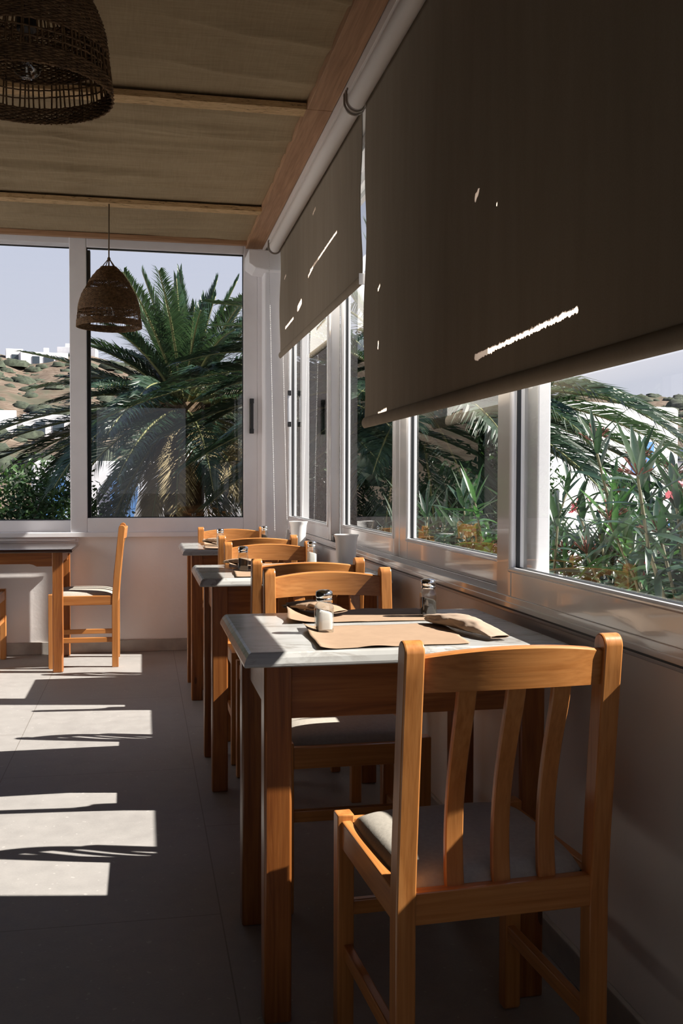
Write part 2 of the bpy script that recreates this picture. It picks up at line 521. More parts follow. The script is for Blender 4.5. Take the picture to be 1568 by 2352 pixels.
# ------------------------------------------------------------------ mesh helpers
class MB:
    """collects verts and faces, then links them as one mesh object"""

    def __init__(s):
        s.v, s.f, s.mi = [], [], []
        s.cur = 0

    def add(s, vs, fs, M=None):
        o = len(s.v)
        if M is not None:
            vs = [M @ Vector(p) for p in vs]
        s.v.extend([tuple(p) for p in vs])
        for f in fs:
            s.f.append(tuple(i + o for i in f))
            s.mi.append(s.cur)
        return s

    def box(s, lo, hi, bevel=0.0, M=None, seg=2):
        lo, hi = list(lo), list(hi)
        if bevel <= 0:
            vs = [(x, y, z) for x in (lo[0], hi[0]) for y in (lo[1], hi[1]) for z in (lo[2], hi[2])]
            s.add(vs, [(0, 1, 3, 2), (4, 6, 7, 5), (0, 4, 5, 1), (2, 3, 7, 6), (0, 2, 6, 4), (1, 5, 7, 3)], M)
            return s
        bm = bmesh.new()
        bmesh.ops.create_cube(bm, size=1)
        for v in bm.verts:
            v.co = Vector([lo[i] + (v.co[i] + 0.5) * (hi[i] - lo[i]) for i in range(3)])
        bmesh.ops.bevel(bm, geom=bm.edges[:], offset=bevel, segments=seg, affect='EDGES', profile=0.5)
        bm.verts.index_update()
        s.add([v.co.copy() for v in bm.verts], [tuple(v.index for v in f.verts) for f in bm.faces], M)
        bm.free()
        return s

    def prism(s, poly, axis, a, b, bevel=0.0, M=None):
        """extrude a 2D polygon along an axis; poly in the other two axes in order"""
        idx = [i for i in range(3) if i != axis]

        def mk(p, t):
            q = [0, 0, 0]
            q[idx[0]], q[idx[1]], q[axis] = p[0], p[1], t
            return q

        n = len(poly)
        vs = [mk(p, a) for p in poly] + [mk(p, b) for p in poly]
        fs = [tuple(range(n - 1, -1, -1)), tuple(range(n, 2 * n))]
        fs += [(i, (i + 1) % n, n + (i + 1) % n, n + i) for i in range(n)]
        if bevel > 0:
            bm = bmesh.new()
            bv = [bm.verts.new(p) for p in vs]
            for f in fs:
                bm.faces.new([bv[i] for i in f])
            bmesh.ops.recalc_face_normals(bm, faces=bm.faces[:])
            es = [e for e in bm.edges if e.calc_face_angle(0) > 0.6]
            bmesh.ops.bevel(bm, geom=es, offset=bevel, segments=2, affect='EDGES', profile=0.5)
            bm.verts.index_update()
            s.add([v.co.copy() for v in bm.verts], [tuple(v.index for v in f.verts) for f in bm.faces], M)
            bm.free()
        else:
            s.add(vs, fs, M)
        return s

    def tube(s, pts, rad, n=8, caps=True, M=None):
        pts = [Vector(p) for p in pts]
        rr = rad if isinstance(rad, (list, tuple)) else [rad] * len(pts)
        vs, fs = [], []
        prev = None
        for i, p in enumerate(pts):
            d = (pts[min(i + 1, len(pts) - 1)] - pts[max(i - 1, 0)])
            d = d.normalized() if d.length > 1e-9 else Vector((0, 0, 1))
            if prev is None:
                a = d.orthogonal().normalized()
            else:
                a = (prev - d * prev.dot(d))
                a = a.normalized() if a.length > 1e-6 else d.orthogonal().normalized()
            prev = a
            c = d.cross(a)
            for k in range(n):
                t = 2 * PI * k / n
                vs.append(p + (a * math.cos(t) + c * math.sin(t)) * rr[i])
        for i in range(len(pts) - 1):
            for k in range(n):
                k2 = (k + 1) % n
                fs.append((i * n + k, i * n + k2, (i + 1) * n + k2, (i + 1) * n + k))
        if caps:
            fs.append(tuple(range(n - 1, -1, -1)))
            fs.append(tuple(range((len(pts) - 1) * n, len(pts) * n)))
        s.add(vs, fs, M)
        return s

    def lathe(s, prof, n=32, M=None, cap0=True, cap1=True):
        vs, fs = [], []
        for (r, z) in prof:
            for k in range(n):
                t = 2 * PI * k / n
                vs.append((r * math.cos(t), r * math.sin(t), z))
        for i in range(len(prof) - 1):
            for k in range(n):
                k2 = (k + 1) % n
                fs.append((i * n + k, i * n + k2, (i + 1) * n + k2, (i + 1) * n + k))
        if cap0:
            fs.append(tuple(range(n - 1, -1, -1)))
        if cap1:
            fs.append(tuple(range((len(prof) - 1) * n, len(prof) * n)))
        s.add(vs, fs, M)
        return s

    def grid(s, fn, nu, nv, M=None):
        vs = [fn(i / nu, j / nv) for j in range(nv + 1) for i in range(nu + 1)]
        fs = [(j * (nu + 1) + i, j * (nu + 1) + i + 1, (j + 1) * (nu + 1) + i + 1, (j + 1) * (nu + 1) + i)
              for j in range(nv) for i in range(nu)]
        s.add(vs, fs, M)
        return s

    def build(s, name, mat, parent=None, smooth=20, loc=None, fix=True):
        me = bpy.data.meshes.new(name)
        me.from_pydata(s.v, [], s.f)
        mats = mat if isinstance(mat, (list, tuple)) else [mat]
        for m in mats:
            me.materials.append(m)
        if len(mats) > 1:
            me.polygons.foreach_set('material_index', s.mi)
        if fix:
            bm = bmesh.new()
            bm.from_mesh(me)
            bmesh.ops.recalc_face_normals(bm, faces=bm.faces[:])
            bm.to_mesh(me)
            bm.free()
        if smooth:
            me.polygons.foreach_set('use_smooth', [True] * len(me.polygons))
            if smooth < 180:
                try:
                    me.set_sharp_from_angle(angle=R_(smooth))
                except Exception:
                    pass
        me.update()
        o = bpy.data.objects.new(name, me)
        COL.objects.link(o)
        if parent is not None:
            o.parent = parent
        if loc is not None:
            o.location = loc
        return o


def tag(o, label, cat, group=None, kind=None):
    o['label'] = label
    o['category'] = cat
    if group:
        o['group'] = group
    if kind:
        o['kind'] = kind
    return o


def empty(name, loc=(0, 0, 0), rz=0.0):
    o = bpy.data.objects.new(name, None)
    o.empty_display_size = 0.1
    COL.objects.link(o)
    o.location = loc
    o.rotation_euler = (0, 0, rz)
    return o


def struct(o, label=None):
    o['kind'] = 'structure'
    if label:
        o['label'] = label
    return o


def copy_tree(o, parent=None):
    c = o.copy()
    COL.objects.link(c)
    if parent is not None:
        c.parent = parent
    for ch in list(o.children):
        copy_tree(ch, c)
    return c


def rnd(a, b, r=random):
    return a + (b - a) * r.random()


# ------------------------------------------------------------------ room shell
XW = 0.93        # plaster face of the window wall
YF = 6.54        # plaster face of the far wall
ZC = 2.66        # ceiling cloth
XL, YB = -2.45, -3.2

struct(MB().box((XL - 0.2, YB - 0.2, -0.12), (XW + 0.25, YF + 0.2, 0.0)).build('floor', TILE, smooth=0), 'grey beige tiled floor')
struct(MB().box((XW, YB, 0.0), (XW + 0.16, YF + 0.12, 0.775)).build('wall_right', PLASTER, smooth=0), 'low white wall under the side windows')
struct(MB().box((XL, YF, 0.0), (XW, YF + 0.16, 0.745)).build('wall_far', PLASTER, smooth=0), 'white plaster wall under the far windows')
lw_ = MB()
lw_.box((-1.55, YB, 0.0), (-1.4, 4.5, 2.75)).box((XL - 0.15, 4.35, 0.0), (-1.55, 4.5, 2.75)).box((XL - 0.15, 4.5, 2.55), (XL, YF - 0.1, 2.75)).box((XL - 0.15, YF - 0.1, 0.0), (XL, YF, 2.75))
struct(lw_.build('wall_left', DARKWALL, smooth=0))  # unseen partition and opening, shaped to shield the near room and light the far end
struct(MB().box((XL - 4.2, 0.0, -1.4), (XL - 3.9, 8.4, 4.6)).build('wall_bounce', OUTWHITE, smooth=0), 'added unseen white wall on the left, bouncing sunlight into the far end')  # sunlit reflector wall added out of view to brighten the far end
struct(MB().box((-2.5, YB - 2.9, -0.4), (2.5, YB - 2.6, 0.9)).build('wall_door_blocker', OUTWHITE, smooth=0), 'added unseen white wall behind the doorway, dimming its reflection')  # added out of view to tone down the doorway mirrored in the far glass
wb = MB()
wb.box((XL, YB - 0.15, 0.0), (-0.78, YB, 2.75)).box((0.74, YB - 0.15, 0.0), (XW + 0.1, YB, 2.75)).box((-0.78, YB - 0.15, 2.36), (0.74, YB, 2.75))
struct(wb.build('wall_back', DARKWALL, smooth=0))
struct(MB().box((XW, YB, 2.50), (XW + 0.16, YF + 0.12, 2.80)).build('wall_right_upper', PLASTER, smooth=0), 'wall strip above the side windows')
struct(MB().box((XL, YF, 2.625), (XW, YF + 0.16, 2.80)).build('wall_far_upper', PLASTER, smooth=0))
struct(MB().box((XL, YF, 0.745), (XL + 0.05, YF + 0.16, 2.625)).build('wall_far_left', PLASTER, smooth=0))
struct(MB().box((XL, YB, 2.80), (XW + 0.16, YF + 0.16, 2.86)).build('roof', OSB, smooth=0))
struct(MB().box((XW - 0.014, YB, 0.0), (XW, YF, 0.075), 0.003).build('baseboard_right', BASEB))
struct(MB().box((XL, YF - 0.014, 0.0), (XW, YF, 0.078), 0.003).build('baseboard_far', BASEB))


def cloth_z(x, y):
    """sagging burlap between the battens, with wavy folds running across"""
    bays = [(-3.2, 2.49), (2.49, 4.10), (4.10, 5.66), (5.66, 6.50)]
    z = ZC
    for a, b in bays:
        if a <= y <= b:
            t = (y - a) / (b - a)
            sag = math.sin(PI * t)
            w = noise.noise(Vector((x * 1.1, y * 0.35, 1.7)))
            amp = 0.026 if a < 2.6 else 0.060
            if a < 2.0:
                amp = 0.003
            wob = 0.16 * noise.noise(Vector((x * 0.9, 3.1, a))) + 0.05 * noise.noise(Vector((x * 3.0, 8.1, a)))
            fold = 0.0
            for k, (fr, ph) in enumerate(((9.0, 0.3), (15.0, 1.9), (26.0, 4.0))):
                g = math.sin((y + wob * (1 + 0.3 * k)) * fr + ph)
                g = (1 - abs(g)) ** 2.2
                fold += g / (k + 1.0) * max(0.0, 0.35 + 1.3 * noise.noise(Vector((x * 1.0 + k * 7, y * 1.2, 4.0 + k))))
            crease = 0.0
            if a == 4.10:
                yc = 5.10 + 0.035 * math.sin(x * 3.1 + 0.5) + 0.02 * noise.noise(Vector((x * 2.2, 0, 0)))
                d = y - yc
                crease = 0.034 * math.exp(-(d / (0.07 if d > 0 else 0.012)) ** 2) * (0.6 + 0.6 * noise.noise(Vector((x * 1.2, 5.0, 1.0))))
            z = ZC - 0.02 * sag * (0.4 + 0.5 * w) - amp * fold * min(1, sag * 1.6) - crease * 0.8
            break
    return z


def ceil_fn(u, v):
    x, y = -2.6 + u * (0.70 + 2.6), -0.2 + v * 6.72
    return (x, y, cloth_z(x, y))


cm = MB().grid(ceil_fn, 150, 420)
cm.box((XL, YB, ZC + 0.03), (XW, YF, ZC + 0.05))
struct(cm.build('ceiling', BURLAP, smooth=180, fix=False), 'wrinkled burlap cloth ceiling')
k = 0
for (yy, z0) in ((0.88, 2.625), (2.49, 2.625), (4.10, 2.625), (5.66, 2.625)):
    k += 1
    struct(MB().box((-2.44, yy - 0.042, z0 - 0.004), (0.668, yy + 0.042, z0 + 0.022), 0.002).build('trim_%d' % k, OSB), 'rough wooden ceiling batten')
struct(MB().box((0.662, YB, 2.618), (0.768, 4.05, 2.668), 0.003).box((0.660, 4.053, 2.618), (0.769, YF, 2.668), 0.003).build('trim_5', PLY_Y), 'pale wooden beam along the window wall')
struct(MB().box((-2.44, 6.435, 2.625), (0.70, 6.475, 2.655), 0.003).build('trim_6', PLY_X), 'pale wood strip above the far windows')
struct(MB().box((0.770, YB, 2.580), (XW, YF, 2.64), 0.002).build('trim_7', TUBEW), 'white aluminium head channel')
struct(MB().box((0.776, YB, 2.560), (0.80, 3.55, 2.581), 0.002).build('trim_8', TUBEW), 'white cable channel above the blind tube')

# corner pillar with its capital
pm = MB()
pm.box((0.765, 6.345, 0.70), (XW + 0.02, YF, 2.46), 0.012)
pm.prism([(0.655, 2.56), (0.655, 2.475), (0.70, 2.445), (0.765, 2.435), (0.94, 2.435), (0.94, 2.56)], 1, 6.27, YF, 0.006)
struct(pm.build('column', OUTWHITE), 'white corner pillar with a capital')
struct(MB().box((0.765, 6.345, 0.0), (XW, YF, 0.70)).build('column_foot', PLASTER))


# windows ----------------------------------------------------------------
def sash_y(name, y0, y1, x0, th, z0, z1, st, rb, rt, mat, glass_z=None):
    """sash in a plane x = const (side wall)"""
    root = empty(name, (x0, (y0 + y1) / 2, z0))
    root['kind'] = 'structure'
    M = Matrix.Translation((-x0, -(y0 + y1) / 2, -z0))
    f = MB()
    f.box((x0, y0, z0), (x0 + th, y0 + st, z1), 0.005, M)
    f.box((x0, y1 - st, z0), (x0 + th, y1, z1), 0.005, M)
    f.box((x0, y0 + st, z0), (x0 + th, y1 - st, z0 + rb), 0.005, M)
    f.box((x0, y0 + st, z1 - rt), (x0 + th, y1 - st, z1), 0.005, M)
    f.build('window_frame', mat, root)
    b = MB()
    e = 0.007
    xa, xb = x0 - 0.004, x0 + 0.012
    rr = 0.0075
    for p, q in (((x0 + .001, y0 + st, z0 + rb), (x0 + .001, y0 + st, z1 - rt)), ((x0 + .001, y1 - st, z0 + rb), (x0 + .001, y1 - st, z1 - rt)), ((x0 + .001, y0 + st - rr, z0 + rb), (x0 + .001, y1 - st + rr, z0 + rb))):
        b.tube([p, q], rr, 14, True, M)
    b.build('glazing_bead', mat, root)
    g = MB()
    xm = x0 + th * 0.5
    e = 0.004
    za, zb_ = z0 + rb, z1 - rt
    ya, yb_ = y0 + st, y1 - st
    for lo, hi in (((xm - .005, ya, za), (xm + .005, yb_, za + e + .003)), ((xm - .005, ya, za), (xm + .005, ya + e + .003, zb_)), ((xm - .005, yb_ - e, za), (xm + .005, yb_, zb_))):
        g.box(lo, hi, 0, M)
    g.build('gasket', RUBBER, root, smooth=0)
    MB().add([(xm, ya, za), (xm, yb_, za), (xm, yb_, zb_), (xm, ya, zb_)], [(0, 1, 2, 3)], M).build('glass', GLASS, root, smooth=0, fix=False)
    return root


def sash_x(name, x0, x1, y0, th, z0, z1, sl, sr, rb, rt, mat):
    root = empty(name, ((x0 + x1) / 2, y0, z0))
    root['kind'] = 'structure'
    M = Matrix.Translation((-(x0 + x1) / 2, -y0, -z0))
    f = MB()
    f.box((x0, y0, z0), (x0 + sl, y0 + th, z1), 0.005, M)
    f.box((x1 - sr, y0, z0), (x1, y0 + th, z1), 0.005, M)
    f.box((x0 + sl, y0, z0), (x1 - sr, y0 + th, z0 + rb), 0.005, M)
    f.box((x0 + sl, y0, z1 - rt), (x1 - sr, y0 + th, z1), 0.005, M)
    f.build('window_frame', mat, root)
    ym = y0 + th * 0.55
    xa, xb, za, zb_ = x0 + sl, x1 - sr, z0 + rb, z1 - rt
    g = MB()
    e = 0.006
    g.box((xa, ym - .008, za), (xb, ym + .008, za + e), 0, M)
    g.box((xa, ym - .008, zb_ - e), (xb, ym + .008, zb_), 0, M)
    g.box((xa, ym - .008, za), (xa + e, ym + .008, zb_), 0, M)
    g.box((xb - e, ym - .008, za), (xb, ym + .008, zb_), 0, M)
    g.build('gasket', RUBBER, root, smooth=0)
    MB().add([(xa, ym, za), (xb, ym, za), (xb, ym, zb_), (xa, ym, zb_)], [(0, 1, 2, 3)], M).build('glass', GLASS, root, smooth=0, fix=False)
    return root


def handle(root, p, axis):
    """slim vertical pull: two black mounts and a grey grip"""
    inv = Vector(p) - root.location
    h = MB()
    b = MB()
    for s in (-1, 1):
        c = s * 0.098
        if axis == 'y':
            b.box((-0.014, -0.022, c - 0.016), (0.014, 0.0, c + 0.016), 0.003)
        else:
            b.box((-0.022, -0.014, c - 0.016), (0.0, 0.014, c + 0.016), 0.003)
    if axis == 'y':
        h.box((-0.008, -0.026, -0.092), (0.008, -0.012, 0.092), 0.003)
        b.box((-0.013, -0.004, -0.09), (-0.009, 0.0, 0.09)).box((0.009, -0.004, -0.09), (0.013, 0.0, 0.09))
    else:
        h.box((-0.026, -0.008, -0.092), (-0.012, 0.008, 0.092), 0.003)
    ho = h.build('handle', BLACKP if axis == 'y' else ALUT, root, loc=inv)
    b.build('handle_mount', BLACKP, ho)


# far wall: left sash behind, right sash in front, outer frame and ledge
w1 = sash_x('window_1', -1.9, -0.36, YF + 0.055, 0.035, 0.775, 2.645, 0.075, 0.075, 0.075, 0.05, ALU)
w2 = sash_x('window_2', -0.452, 0.738, YF - 0.03, 0.04, 0.775, 2.640, 0.105, 0.092, 0.092, 0.06, ALU)
handle(w2, (0.698, YF - 0.03, 1.53), 'y')
MB().box((-0.349 , 0, 0), (-0.325, 0.06, 1.70)).build('gasket_strip', RUBBER, w2, smooth=0, loc=(-(-0.452 + 0.738) / 2, 0.025, 0.092))
w3 = sash_x('window_3', -2.39, -1.84, YF - 0.03, 0.04, 0.775, 2.640, 0.09, 0.09, 0.09, 0.06, ALU)
fr = MB()
fr.box((-2.42, YF - 0.045, 0.745), (0.77, YF + 0.13, 0.776), 0.003)
fr.box((-2.42, YF - 0.02, 2.600), (0.77, YF + 0.13, 2.640), 0.003)
fr.box((0.738, YF - 0.035, 0.745), (0.772, YF + 0.13, 2.63), 0.003)
fr.box((-2.42, YF - 0.02, 0.745), (-2.38, YF + 0.13, 2.63), 0.003)
struct(fr.build('trim_9', ALU), 'aluminium outer frame of the far windows')
struct(MB().box((-2.42, YF - 0.028, 0.70), (-0.40, YF + 0.02, 0.745), 0.004).box((-2.42, YF - 0.036, 0.722), (-0.42, YF, 0.735), 0.003).build('trim_10', PLASTER), 'moulded plaster ledge under the far windows')

# side wall
ZS0, ZS1 = 0.806, 2.50
w4 = sash_y('window_4', 4.84, 6.335, 0.912, 0.046, ZS0, ZS1, 0.075, 0.072, 0.07, ALUG)
handle(w4, (0.915, 6.20, 1.56), 'x')
w5 = sash_y('window_5', 3.685, 4.86, 0.962, 0.036, ZS0, ZS1, 0.085, 0.076, 0.07, ALUG)
w6 = sash_y('window_6', 2.33, 3.680, 0.962, 0.036, ZS0, ZS1, 0.115, 0.076, 0.07, ALUG)
w7 = sash_y('window_7', 0.95, 2.475, 0.910, 0.036, ZS0 - 0.004, ZS1, 0.105, 0.072, 0.07, ALUG)
w8 = sash_y('window_8', -0.6, 1.0, 0.962, 0.036, ZS0, ZS1, 0.09, 0.076, 0.07, ALUG)
tr = MB()
tr.box((0.904, -1.0, 0.772), (1.05, 6.36, 0.792), 0.003)
tr.box((0.906, -1.0, 0.790), (0.911, 6.30, 0.806), 0.001)
tr.box((0.950, -1.0, 0.790), (0.956, 6.30, 0.812), 0.001)
tr.box((1.003, -1.0, 0.790), (1.05, 6.30, 0.816), 0.002)
tr.box((0.904, -1.0, 2.48), (1.05, 6.36, 2.50), 0.003)
struct(tr.build('trim_11', ALUG), 'glossy white sliding window track')
sl_ = MB()
sl_.box((0.9095, -0.9, 0.7985), (0.913, 6.30, 0.8035)).box((0.9025, -0.9, 0.7745), (0.9045, 6.30, 0.7785)).box((0.958, -0.9, 0.799), (0.963, 6.30, 0.806))  # second box is no seal: black strip painting the shadow gap under the track
struct(sl_.build('trim_15', RUBBER, smooth=0), 'dark brush seals along the window track, and a black strip painting the shadow gap at the ledge')
struct(MB().box((1.003, 6.32, 0.79), (1.05, 6.40, 2.5), 0.003).box((0.95, -1.0, 0.79), (1.05, -0.62, 2.5), 0.003).build('trim_12', ALUG), 'white side posts of the window frame')
struct(MB().box((0.915, 4.775, 0.806), (0.945, 4.836, 0.838), 0.003).build('trim_13', BLACKP), 'black rubber stop in the window track')
struct(MB().box((XW, YB, 0.775), (XW + 0.16, -1.0, 2.5)).build('wall_right_near', PLASTER, smooth=0))
struct(MB().box((XW - 0.004, YB, 0.758), (XW + 0.02, 6.30, 0.7745), 0.002).build('trim_14', ALUT), 'thin metal edge of the window ledge')
# glazed doorway in the back wall
d = MB()
d.box((-0.78, YB - 0.10, 0.0), (-0.72, YB, 2.36), 0.004).box((0.68, YB - 0.10, 0.0), (0.74, YB, 2.36), 0.004).box((-0.78, YB - 0.1, 2.3), (0.74, YB, 2.36), 0.004)
struct(d.build('door_1', ALU), 'open doorway behind')


# ------------------------------------------------------------------ roller blinds
def blind(name, label, y0, y1, zbot, marks, seed, chain=False):
    XB = 0.84
    root = empty(name, (XB, (y0 + y1) / 2, 2.556))
    tag(root, label, 'blind', 'roller blinds on the window wall')
    yc = (y0 + y1) / 2
    mk = [(a - yc, b - 2.556, c - yc, d_ - 2.556, w) for (a, b, c, d_, w) in marks]
    M = Matrix.Translation((-XB, -yc, -2.556))
    MB().tube([(0.806, y0 + .012, 2.556), (0.806, y1 - .012, 2.556)], 0.034, 24, True, M).build('roller_tube', TUBEW, root)

    def fab(u, v):
        y = y0 + 0.012 + u * (y1 - y0 - 0.024)
        z = 2.556 + v * (zbot + 0.02 - 2.556)
        e = min(u, 1 - u) * (y1 - y0)
        v2 = v * (1 - v) * 3.0
        rip = 0.0012 * math.sin(y * 9 + seed) * v2 + 0.006 * math.exp(-e / 0.12) * math.sin(z * 9 + seed * 2) * min(1, v * 3) * min(1, (1 - v) * 6)
        rip += 0.004 * noise.noise(Vector((y * 2.2, z * 0.8, seed))) * v2
        ed = 0.006 * math.sin(z * 6.5 + seed) * (1 if u > 0.5 else -1) if u in (0.0, 1.0) else 0
        return (XB - 0.001 + rip, y + ed, z)

    MB().grid(fab, 90, 46, M).build('blind_fabric', blind_mat('coated blind fabric %d' % seed, mk), root, smooth=180, fix=False)

    def lin(u, v):
        p = fab(u, v)
        return (p[0] + 0.0025, p[1], p[2])

    MB().grid(lin, 90, 46, M).build('white_lining', blind_mat('white blind lining %d' % seed, mk, True), root, smooth=180, fix=False)
    prof = []
    for k in range(16):
        t = 2 * PI * k / 16
        prof.append((XB + 0.011 * math.cos(t) * (0.35 + 0.65 * abs(math.cos(t))), zbot + 0.02 + 0.021 * math.sin(t)))
    bar = MB().prism(prof, 1, y0 + 0.008, y1 - 0.008, 0.0, M).build('bottom_bar', blind_mat('blind hem fabric %d' % seed, [(9, 9, 9, 9.1, 0.001)]), root)
    MB().box((XB - .012, y0 + .003, zbot - .001), (XB + .012, y0 + .009, zbot + .042), 0.001, M).build('end_cap', WHITEP, bar)
    for yy in (y0, y1):
        br = MB()
        arc = [(0.806 - 0.039 * math.cos(t), yy, 2.556 - 0.039 * math.sin(t)) for t in [PI * q / 14 for q in range(15)]]
        br.tube([(0.767, yy, 2.594)] + arc + [(0.845, yy, 2.60)], 0.005, 6, True, M)
        br.box((0.765, yy - .02, 2.590), (0.80, yy + .02, 2.597), 0, M)
        br.build('bracket', STEEL, root)
    if chain:
        ch = MB()
        pts = []
        n = 150
        yk = y1 + 0.02
        for q in range(n + 1):
            t = q / n
            z = 2.53 - t * (2.53 - 0.80)
            pts.append((0.772 + 0.038 * t, yk, z))
        for q in range(1, 12):
            a = PI * q / 12
            pts.append((0.848 - 0.038 * math.cos(a), yk - 0.02 * q / 12, 0.80 - 0.055 * math.sin(a)))
        for q in range(n + 1):
            t = 1 - q / n
            z = 2.53 - t * (2.53 - 0.80)
            pts.append((0.842 + 0.044 * t, yk - 0.02, z))
        for p in pts:
            r = 0.0030
            ch.add([(p[0] + r, p[1], p[2]), (p[0] - r, p[1], p[2]), (p[0], p[1] + r, p[2]), (p[0], p[1] - r, p[2]), (p[0], p[1], p[2] + r * 1.2), (p[0], p[1], p[2] - r * 1.2)],
                   [(0, 2, 4), (2, 1, 4), (1, 3, 4), (3, 0, 4), (2, 0, 5), (1, 2, 5), (3, 1, 5), (0, 3, 5)], M)
        ch.tube(pts, 0.0011, 4, True, M)
        co = ch.build('bead_chain', WHITEP, root, smooth=180)
        MB().prism([(0.885, 0.80), (0.897, 0.80), (0.905, 0.735), (0.877, 0.735)], 1, yk - 0.028, yk - 0.016, 0.002, M).build('chain_weight', WEIGHTM, co)
    return root


blind('roller_blind', 'large brown grey roller blind hanging nearest, worn white streak near its hem', -0.9, 3.765, 1.305, [
    (2.445, 1.417, 1.835, 1.434, 0.0065), (2.44, 1.412, 2.30, 1.420, 0.006), (2.45, 1.822, 2.43, 1.834, 0.008), (2.30, 1.764, 2.297, 1.767, 0.004),
    (3.53, 1.795, 3.51, 1.805, 0.007), (3.53, 1.585, 3.525, 1.605, 0.006), (3.52, 1.345, 3.40, 1.352, 0.007),
    (3.54, 1.335, 3.50, 1.342, 0.006)], 1)
blind('roller_blind', 'shorter brown grey roller blind beside the corner pillar, with a thin white slit', 3.80, 6.17, 1.868, [
    (5.02, 2.175, 4.33, 2.20, 0.006), (5.08, 2.158, 4.9, 2.182, 0.007), (5.92, 2.02, 5.62, 2.03, 0.008), (5.45, 2.055, 5.32, 2.07, 0.018),
    (4.95, 2.44, 4.88, 2.45, 0.007), (5.96, 2.32, 5.90, 2.33, 0.006), (5.95, 2.545, 5.93, 2.55, 0.005)], 2, True)


# ------------------------------------------------------------------ pendant lamps
def make_lamp():
    root = empty('pendant_lamp', (0, 0, 0))       # origin: centre of the rim plane
    prof = [(0.0, 0.1745), (0.03, 0.173), (0.068, 0.169), (0.105, 0.1645), (0.14, 0.158), (0.175, 0.146), (0.211, 0.128), (0.25, 0.106), (0.283, 0.084), (0.31, 0.061), (0.328, 0.041)]

    def rad(z):
        for (a, ra), (b, rb) in zip(prof[:-1], prof[1:]):
            if a <= z <= b:
                t = (z - a) / (b - a)
                return ra + (rb - ra) * t
        return prof[-1][1] if z > 0.3 else prof[0][1]

    rg = random.Random(5)
    st = MB()
    NS = 92
    for k in range(NS):
        t = 2 * PI * (k + rg.uniform(-.12, .12)) / NS
        tw = rg.uniform(-.03, .03)
        pts = []
        for q in range(15):
            z = 0.328 * q / 14
            r = rad(z) + rg.uniform(-.0008, .0008)
            a = t + tw * math.sin(z * 16)
            pts.append((r * math.cos(a), r * math.sin(a), z))
        st.tube(pts, 0.0019, 4)
    we = MB()

    def ring(z, a, ph, rr=0.0024, wav=0.0):
        r0 = rad(min(max(z, 0), 0.328))
        pts = []
        N = 184
        for q in range(N + 1):
            t = 2 * PI * q / N
            r = r0 + a * math.cos(NS * t / 2 + ph) + 0.0006 * math.sin(5 * t + z * 90)
            zz = z + 0.0012 * math.sin(3 * t + z * 240) + wav * max(0, math.sin(2 * t + 1.0)) ** 2
            pts.append((r * math.cos(t), r * math.sin(t), zz))
        we.tube(pts, rr, 4, False)

    z, k = 0.002, 0
    while z < 0.036:
        ring(z, 0.0022, PI * (k % 2), 0.0025)
        z += 0.0036
        k += 1
    ring(0.052, 0.001, 0, 0.0019, 0.008)
    ring(0.070, 0.001, PI, 0.0019, 0.007)
    z = 0.088
    while z < 0.200:
        ring(z, 0.0021, PI * (k % 2))
        z += 0.0036
        k += 1
    z = 0.243
    while z < 0.330:
        ring(z, 0.0021, PI * (k % 2))
        z += 0.0036
        k += 1
    sh = st.build('lamp_shade', RATTAN, root, smooth=180, fix=False)
    we.build('woven_band', RATTAN, sh, smooth=180, fix=False)
    tie = MB()
    for a in (0.4, 1.7, 3.0, 4.3, 5.4):
        c, s = math.cos(a), math.sin(a)
        tie.tube([(0.041 * c, 0.041 * s, 0.326), (0.030 * c, 0.030 * s, 0.343), (0.012 * c, 0.012 * s, 0.365), (0.002 * c, 0.002 * s, 0.378)], 0.0028, 6)
    tie.lathe([(0.006, 0.366), (0.009, 0.372), (0.009, 0.380), (0.005, 0.386)], 10)
    tie.build('rope_tie', CORDM, sh, smooth=180)
    MB().tube([(0, 0, 0.20), (0, 0, 0.45), (0.0015, 0, 0.68)], 0.0038, 8).build('cord', CORDM, root, smooth=180)
    so_ = MB().lathe([(0.004, 0.215), (0.014, 0.212), (0.019, 0.20), (0.021, 0.16), (0.021, 0.135), (0.017, 0.133)], 20).build('socket', BLACKP, root)
    MB().lathe([(0.013, 0.136), (0.014, 0.12), (0.022, 0.10), (0.030, 0.078), (0.031, 0.062), (0.026, 0.046), (0.014, 0.036), (0.003, 0.034)], 24).build('bulb', BULBG, root, smooth=180)
    fl = MB()
    for q in range(6):
        a = 2 * PI * q / 6
        fl.tube([(0.004 * math.cos(a), 0.004 * math.sin(a), 0.12), (0.010 * math.cos(a), 0.010 * math.sin(a), 0.085), (0.010 * math.cos(a + .5), 0.010 * math.sin(a + .5), 0.065)], 0.0008, 4)
    fl.build('filament', STEEL, so_, smooth=180)
    return root


lamp = make_lamp()
tag(lamp, 'far woven rattan pendant lamp hanging in front of the far window', 'lamp', 'rattan pendant lamps')
lamp.location = (-0.180, 5.64, 1.945)
l2 = copy_tree(lamp)
tag(l2, 'near woven rattan pendant lamp cut by the top edge of the photo', 'lamp', 'rattan pendant lamps')
l2.location = (-0.236, 2.20, 1.905)
l2.rotation_euler = (0, 0, 0.9)


